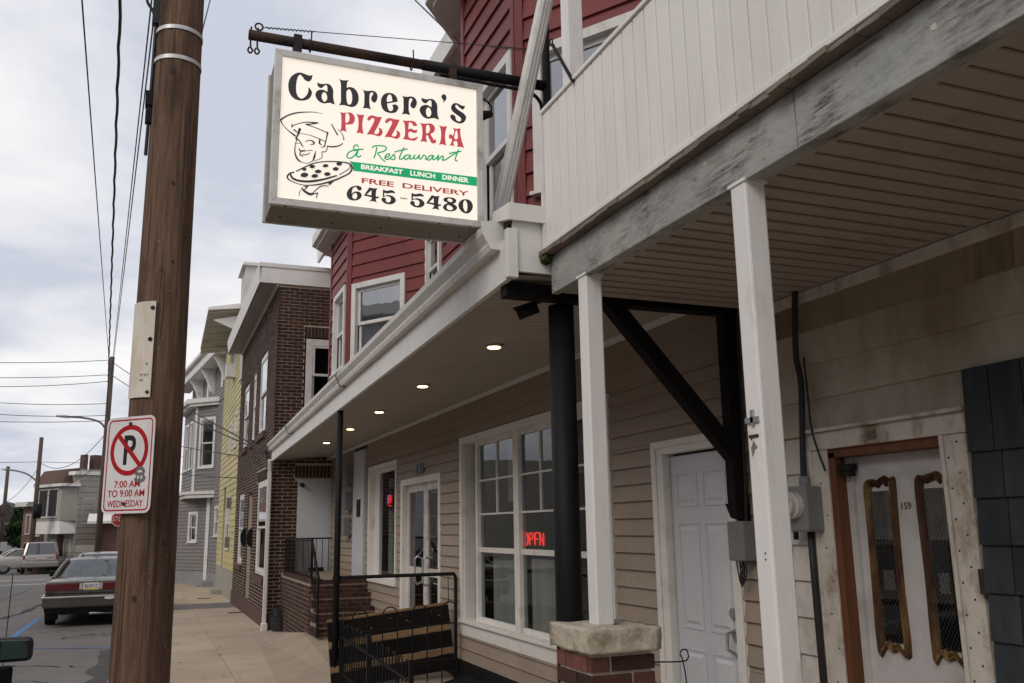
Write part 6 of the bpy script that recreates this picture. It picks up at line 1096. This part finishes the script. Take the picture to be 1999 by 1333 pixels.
part('rail', MB().box(-3.8, -1.1, 50.8, 50.83, .72, .75).box(-3.8, -1.1, 50.8, 50.83, .1, .13), MT['greybox'], lf_)
sheet('grass_verge', -5.2, 2, 58.0, 60.5, .02, MT['grass'], kind='structure', step=1)
# the whole far corner stands one street width further back
for o in [q for q in bpy.data.objects if q.parent is None and q.get('label') and any(k in q['label'] for k in ('pale corner house', 'pale stuccoed', 'at the bend', 'pale awning behind')) and 'minivan' not in q['label']]:
    l = V(o.location); l = V((0, 0, 1.65))+(l-V((0, 0, 1.65)))*1.15; o.location = l; o.scale = (1.15, 1.15, 1.15)
# trees
def tree(name, label, x, y, z0, h, r, n, trunk=.15, seed=0, cz=None):
    rn = random.Random(seed); t = thing(name, label, 'tree', (x, y, z0), group='trees at the far end of the street')
    part('trunk', MB().tube([(x, y, z0-.3), (x+.1, y, z0+h*.4), (x-.1, y, z0+h*.75)], trunk, n=8, r1=trunk*.4).tube([(x+.08, y, z0+h*.35), (x+r*.5, y+.2, z0+h*.65)], trunk*.5, n=6, r1=.03).tube([(x+.08, y, z0+h*.38), (x-r*.5, y-.2, z0+h*.7)], trunk*.5, n=6, r1=.03), MT['bark'], t)
    mb = MB(); cl = []
    for _ in range(26):
        d = V((rn.gauss(0, 1), rn.gauss(0, 1), rn.gauss(0, 1))).normalized()*rn.uniform(.3, 1); cl.append((V((x+d.x*r, y+d.y*r, z0+h*.62+d.z*h*.36)), rn.uniform(.25, .5)*r))
    for i in range(n):
        c, cr_ = rn.choice(cl); d = V((rn.gauss(0, 1), rn.gauss(0, 1), rn.gauss(0, 1))).normalized(); p = c+d*cr_*rn.uniform(.6, 1.1); a = V((rn.uniform(-1, 1), rn.uniform(-1, 1), rn.uniform(-1, 1))).normalized()*.14; b = a.cross(V((rn.uniform(-1, 1), rn.uniform(-1, 1), rn.uniform(-1, 1)))).normalized()*.09
        mb.add([p-a, p+b, p+a, p-b], [(0, 1, 2, 3)])
    part('crown', mb, MT['leaf'], t, kind='stuff')
tree('street_tree', 'rounded green tree between the far poles', -10.1, 86, -.4, 4.0, 1.1, 5000, seed=1); tree('street_tree', 'tall narrow green tree against the pink house', -9.2, 79, -.4, 4.3, .9, 4000, seed=2); tree('street_tree', 'low bushy tree at the left edge beyond the white car', -12.6, 88, -.4, 2.6, 1.3, 4000, seed=3)
far_sign = thing('road_sign', 'tiny pale rectangular sign on the farthest pole', 'sign', (-9.3, 71.5, .2)); part('plate', MB().box(-9.5, -9.1, 71.5, 71.53, .6, 1.2), MT['signw'], far_sign); part('bracket', MB().box(-9.5, -9.3, 71.53, 71.9, .8, .86), MT['greybox'], far_sign)

# ================================================================ vehicles
def body_loft(st, prof, name, m, par):
    mb = MB(); n = None
    for y, hw, zt, zb in st:
        ring = [(0, zt+.02), (hw*.5, zt+.015), (hw*.80, zt-.005), (hw*.93, zt-.05), (hw*.985, zt-.16), (hw, (zt+zb)*.52), (hw*.99, zb+.2), (hw*.95, zb+.06), (hw*.82, zb)]
        full = ring+[(-a, b) for a, b in ring[1:]][::-1]; n = len(full)
        mb.v += [(a, y, b) for a, b in full]
    R_ = len(st)
    for j in range(R_-1):
        for k in range(n): a = j*n+k; b = j*n+(k+1) % n; mb.f.append((a, b, b+n, a+n))
    mb.f.append(tuple(range(n))[::-1]); mb.f.append(tuple((R_-1)*n+k for k in range(n)))
    return part(name, mb, m, par, smooth=True, sub=1)
def wheel(par, x, y, r=.325, w=.2, s=1):
    wp = part('wheel', MB().tube([(x-w/2, y, r), (x+w/2, y, r)], r, n=28), MT['tyre'], par, bevel=.02)
    part('rim', MB().disc((x+s*w/2, y, r), (s, 0, 0), r*.62, .01, seg=20), MT['hub'], wp); part('arch', MB().disc((x-s*.04, y, r+.03), (s, 0, 0), r*1.16, .1, seg=24), MT['black'], par)
def place(root, x, y, rz, z=None):
    root.location = (x, y, (gz(y)-.14) if z is None else z); root.rotation_euler = (0, 0, rz)
def sedan(label, pm, W=.94, H=1.40, rear='wide'):
    t = thing('parked_sedan', label, 'car', (0, 0, 0))
    s = W/.94; st = [(0, .80*s, .86, .44), (.03, .87*s, .93, .36), (.25, .915*s, .99, .30), (.7, .935*s, 1.0, .25), (1.2, .945*s, 1.01, .22), (2.4, .945*s, .985, .20), (3.5, .94*s, .97, .21), (4.2, .925*s, .88, .22), (4.8, .88*s, .78, .26), (5.05, .78*s, .66, .34)]
    body_loft(st, None, 'body', pm, t)
    def gh(z0, z1, i0, i1): pass
    b = [(-.80*s, .98), (.80*s, .98), (.80*s, 3.55), (-.80*s, 3.55)]; r_ = [(-.60*s, 1.62), (.60*s, 1.62), (.60*s, 2.75), (-.60*s, 2.75)]
    def ringpts(z, f):
        o = []
        for (x0, y0), (x1, y1) in zip(b, r_): o.append(V((x0+(x1-x0)*f, y0+(y1-y0)*f, z)))
        return o
    lo, hi = ringpts(.97, 0), ringpts(H-.05, 1)
    gl = MB(); K = 8; rings = []
    for j in range(K+1):
        f = j/K; z = .97+(H-.05-.97)*f; bulge = math.sin(f*math.pi)*.03; o = []
        q = [lo[i].lerp(hi[i], f) for i in range(4)]; c = sum(q, V((0, 0, 0)))/4
        for i in range(4):
            a_, b_ = q[i], q[(i+1) % 4]
            for k in range(6): p = a_.lerp(b_, k/6); e_ = math.sin(math.pi*k/6)*.05; d = (p-c); d.z = 0; d = d.normalized(); o.append((p+d*(bulge+e_)).x.real and tuple(V((p.x, p.y, z))+d*(bulge+e_)) or tuple(p))
        rings.append(o)
    for o in rings: gl.v += o
    n = 24
    for j in range(K):
        for k in range(n): a = j*n+k; bb = j*n+(k+1) % n; gl.f.append((a, bb, bb+n, a+n))
    part('windows', gl, MT['carglass'], t, smooth=True)
    rf = MB(); top = rings[-1]; rf.v += [tuple(p) for p in top]; c = V((0, sum(p[1] for p in top)/n, H-.05))
    rf.v += [tuple(c.lerp(V(p), .8)+V((0, 0, .035))) for p in top]; rf.v += [tuple(c.lerp(V(p), .4)+V((0, 0, .05))) for p in top]; rf.v.append((c.x, c.y, H+.002))
    for j in range(2):
        for k in range(n): a = j*n+k; bb = j*n+(k+1) % n; rf.f.append((a, bb, bb+n, a+n))
    rf.f += [(2*n+k, 2*n+(k+1) % n, 3*n) for k in range(n)]; part('roof', rf, pm, t, smooth=True)
    for sx in (-1, 1):
        for k0 in (0, 12) if sx < 0 else (6, 18): pass
    for idx, w in ((0, .055), (6, .055), (12, .05), (18, .05)):
        path = [V(rings[j][idx]) for j in range(K+1)]; c0 = V((0, 2.2, 0)); path = [p+(V((p.x, p.y, 0))-V((0, p.y, 0))).normalized()*.004 for p in path]; part('roof_pillar', MB().tube(path, w, n=6), pm, t, smooth=True)
    for sx in (-1, 1):
        path = [V(rings[j][9 if sx > 0 else 21])*1 for j in range(K+1)]; part('door_pillar', MB().tube(path, .03, n=6), MT['black'], t)
        mir = part('side_mirror', MB().hexa([(sx*.93*s, 3.05, .93), (sx*1.10*s, 3.05, .93), (sx*1.08*s, 3.17, .95), (sx*.93*s, 3.17, .95), (sx*.93*s, 3.05, 1.06), (sx*1.10*s, 3.05, 1.06), (sx*1.08*s, 3.17, 1.04), (sx*.93*s, 3.17, 1.04)]), MT['black'], t, bevel=.02)
    part('rear_seats', MB().box(-.6*s, .6*s, 1.7, 1.85, .7, 1.12).box(-.45*s, -.2*s, 2.6, 2.75, .8, 1.2).box(.2*s, .45*s, 2.6, 2.75, .8, 1.2), MT['greybox'], t, bevel=.05)
    # rear end
    for sx in (-1, 1): part('boot_seam', MB().tube([(sx*.80*s, .03, .925), (sx*.79*s, .3, .995), (sx*.74*s, .95, 1.02)], .004, n=4), MT['black'], t)
    part('bumper_gap', MB().box(-.86*s, .86*s, -.05, .0, .688, .70), MT['black'], t)
    part('trunk_edge', MB().box(-.84*s, .84*s, -.012, .02, .935, .955), MT['chrome'], t, bevel=.006)
    for sx in (-1, 1):
        x0, x1 = sorted((sx*.24*s, sx*.88*s)); q = .0
        tl = part('tail_light', MB().hexa([(x0, -.035+(q if sx < 0 else 0), .76), (x1, -.035+(q if sx > 0 else 0), .76), (x1, .1, .76), (x0, .1, .76), (x0, -.035+(q if sx < 0 else 0), .90), (x1, -.035+(q if sx > 0 else 0), .91), (x1, .1, .91), (x0, .1, .90)]), MT['tail'], t, bevel=.012)
        xa, xb = sorted((sx*.165*s, sx*.225*s)); part('reversing_light', MB().box(xa, xb, -.03, .05, .765, .895), MT['clear'], t, bevel=.01)
    pp = part('number_plate', MB().box(-.155, .155, -.028, -.018, .755, .905), MT['signw'], t); part('plate_band', MB().box(-.15, .15, -.0295, -.0285, .758, .79), mat('plate_yellow', (.6, .5, .08), .5), t); part('plate_surround', MB().box(-.86*s, .86*s, -.014, .03, .74, .925), pm, t, bevel=.01)
    if rear == 'wide': text('plate_lettering', '96709 Z', plane((0, -.0298, 0), (1, 0, 0), (0, 0, 1)), -.125, .125, .80, .87, mat('plate_blue', (.02, .03, .15), .5), t)
    part('bumper', MB().hexa([(-.90*s, -.09, .40), (.90*s, -.09, .40), (.94*s, .35, .38), (-.94*s, .35, .38), (-.92*s, -.11, .66), (.92*s, -.11, .66), (.955*s, .35, .68), (-.955*s, .35, .68)]), pm, t, bevel=.04)
    part('bumper_strip', MB().hexa([(-.93*s, -.125, .60), (.93*s, -.125, .60), (.96*s, .3, .60), (-.96*s, .3, .60), (-.93*s, -.125, .645), (.93*s, -.125, .645), (.96*s, .3, .645), (-.96*s, .3, .645)]), MT['chrome'], t, bevel=.012)
    part('rear_valance', MB().hexa([(-.85*s, -.03, .28), (.85*s, -.03, .28), (.88*s, .3, .28), (-.88*s, .3, .28), (-.88*s, -.07, .42), (.88*s, -.07, .42), (.9*s, .3, .42), (-.9*s, .3, .42)]), MT['black'], t, bevel=.02)
    if rear == 'wide': part('peeling_sticker', MB().prism([(.28, -.128, .60), (.36, -.128, .62), (.45, -.128, .61), (.50, -.128, .58), (.40, -.128, .55), (.29, -.128, .565)], (0, -.002, 0)), MT['signw'], t); part('tail_pipe', MB().tube([(.0, -.02, .27), (.55, .05, .27)], .03, n=8), MT['steel'], t)
    for sx in (-1, 1):
        for yy in (1.02, 3.9): wheel(t, sx*(.94*s-.12), yy, s=sx)
    part('mud_flap', MB().box(-.88*s, -.64*s, .60, .62, .12, .42), MT['black'], t); part('mud_flap', MB().box(.64*s, .88*s, .60, .62, .12, .42), MT['black'], t)
    return t
place(sedan('taupe four-door sedan seen from behind, with wide red tail lights and yellow plate', MT['sedan']), -1.10, 21.8, R(0))
place(sedan('silver sedan parked ahead of the taupe one, only roof and rear glass showing', MT['silver'], H=1.42, rear='plain'), -1.25, 29.6, R(1))
place(sedan('pale cream sedan parked side-on at the left edge beside the minivan', MT['whitecar'], rear='plain'), -8.9, 60.5, R(-75))
nb = sedan('black car at the lower left corner, only its wing and right door mirror in view', MT['blackcar'], rear='plain'); place(nb, -1.80, 3.2, R(0))
nm = thing('door_mirror', None, None) if False else None
part('mirror_housing', MB().hexa([(.98, 2.82, 1.09), (1.225, 2.80, 1.10), (1.20, 2.94, 1.12), (.98, 2.94, 1.12), (.98, 2.82, 1.245), (1.22, 2.80, 1.245), (1.20, 2.94, 1.22), (.98, 2.94, 1.22)]), MT['plasticb'], nb, bevel=.03)
part('mirror_arm', MB().box(.85, 1.0, 2.86, 2.92, 1.08, 1.16), MT['blackcar'], nb, bevel=.01)
part('mirror_glass', MB().hexa([(1.05, 2.806, 1.115), (1.20, 2.792, 1.12), (1.20, 2.80, 1.12), (1.05, 2.816, 1.115), (1.05, 2.806, 1.225), (1.20, 2.792, 1.222), (1.20, 2.80, 1.222), (1.05, 2.816, 1.225)]), MT['mirror'], nb, bevel=.012)
part('aerial', MB().tube([(.93, 4.0, .9), (.95, 3.9, 1.55)], .003, n=5), MT['black'], nb); part('side_lamp', MB().hexa([(.87, 4.45, .62), (.93, 4.3, .62), (.90, 4.75, .62), (.84, 4.75, .62), (.86, 4.45, .74), (.92, 4.3, .76), (.89, 4.75, .70), (.84, 4.75, .70)]), MT['clear'], nb, bevel=.01)
# minivan
mv = thing('parked_minivan', 'silver minivan seen from behind near the pale corner house', 'minivan', (0, 0, 0))
st = [(0, .84, .98, .42), (.04, .92, 1.04, .34), (.5, .96, 1.06, .25), (2.0, .97, 1.05, .22), (3.6, .96, 1.02, .22), (4.3, .93, .92, .25), (4.9, .80, .74, .34)]
body_loft(st, None, 'body', MT['silver'], mv)
mb = MB(); lo = [(-.86, .06), (.86, .06), (.86, 3.9), (-.86, 3.9)]; hi = [(-.70, .28), (.70, .28), (.70, 2.9), (-.70, 2.9)]
mb.hexa([(x, y, 1.02) for x, y in lo]+[(x, y, 1.68) for x, y in hi]); part('windows', mb, MT['carglass'], mv)
part('roof', MB().hexa([(x*1.01, y, 1.66) for x, y in hi]+[(x*.92, y+(.05 if y < 1 else -.1), 1.76) for x, y in hi]), MT['silver'], mv, bevel=.04)
for i in range(4): part('roof_pillar', MB().bar((lo[i][0], lo[i][1], 1.02), (hi[i][0], hi[i][1], 1.70), .12, .1), MT['silver'], mv)
for yy in (1.2, 2.3):
    for sx in (-1, 1): part('side_pillar', MB().bar((sx*.865, yy, 1.02), (sx*.705, yy, 1.70), .08, .05), MT['black'], mv)
part('tailgate', MB().hexa([(-.75, -.01, .72), (.75, -.01, .72), (.75, .1, .72), (-.75, .1, .72), (-.82, .05, 1.06), (.82, .05, 1.06), (.82, .15, 1.06), (-.82, .15, 1.06)]), MT['silver'], mv, bevel=.02)
for sx in (-1, 1):
    x0, x1 = sorted((sx*.74, sx*.93)); part('tail_light', MB().hexa([(x0, -.02, .82), (x1, .04, .82), (x1, .2, .82), (x0, .2, .82), (x0*.97, .06, 1.18), (x1*.95, .1, 1.18), (x1*.95, .2, 1.18), (x0*.97, .2, 1.18)]), MT['tail'], mv, bevel=.01)
part('number_plate', MB().box(-.28, .28, -.03, -.02, .80, .92), MT['paperw'], mv); part('bumper', MB().hexa([(-.9, -.12, .36), (.9, -.12, .36), (.96, .3, .36), (-.96, .3, .36), (-.92, -.14, .66), (.92, -.14, .66), (.97, .3, .68), (-.97, .3, .68)]), MT['silver'], mv, bevel=.05)
for sx in (-1, 1):
    for yy in (.95, 3.75): wheel(mv, sx*.84, yy, s=sx)
part('dark_cabin_block', MB().box(-.7, .7, .5, 3.0, .6, 1.45), MT['interior'], mv)  # plain dark block added inside the cabin so the van's windows look dark
place(mv, -5.65, 58.5, R(10))

# ================================================================ houses across the street (they show in the window reflections)
rn = random.Random(11)
for i, (y0, w, H, m, lb) in enumerate(((-12, 8, 7.2, 'brownwall', 'brown two-storey row house across the street behind the viewer'), (-3.6, 7, 8.2, 'stone', 'pale three-bay row house straight across from the porch'), (3.8, 7.5, 7.0, 'pink', 'reddish row house across from the shop sign'), (11.7, 7, 8.6, 'farwhite', 'white row house across from the shop door'), (19.2, 8, 7.4, 'grey', 'grey row house across from the brick house'), (27.6, 8, 8.0, 'brownwall', 'brown row house across from the yellow house'), (36, 7, 7.2, 'stone', 'pale row house across from the grey house'), (58, 8, 6.2, 'stone', 'pale stucco row house past the crossing on the far side of the street'), (66.4, 9, 5.2, 'farwhite', 'white row house past the crossing on the far side of the street'), (76, 9, 5.6, 'pink', 'last reddish row house on the far side of the street'))):
    t = thing('row_house', lb, 'house', (-13, y0, 0), group='row houses across the street'); f = frame((-13, y0+w, -.1), (0, -1, 0), (1, 0, 0))
    part('body', MB().box(-20, -13, y0, y0+w, -.3, H), MT[m], t); part('cornice', MB().box(-13, -12.5, y0, y0+w, H-.35, H), MT['white'], t)
    for u in (.8, w/2-.5, w-1.9):
        for v in (1.1, 4.3): window(f, u, u+1.1, v, v+1.6, t, cas=.1, gl=MT['glassdark'])
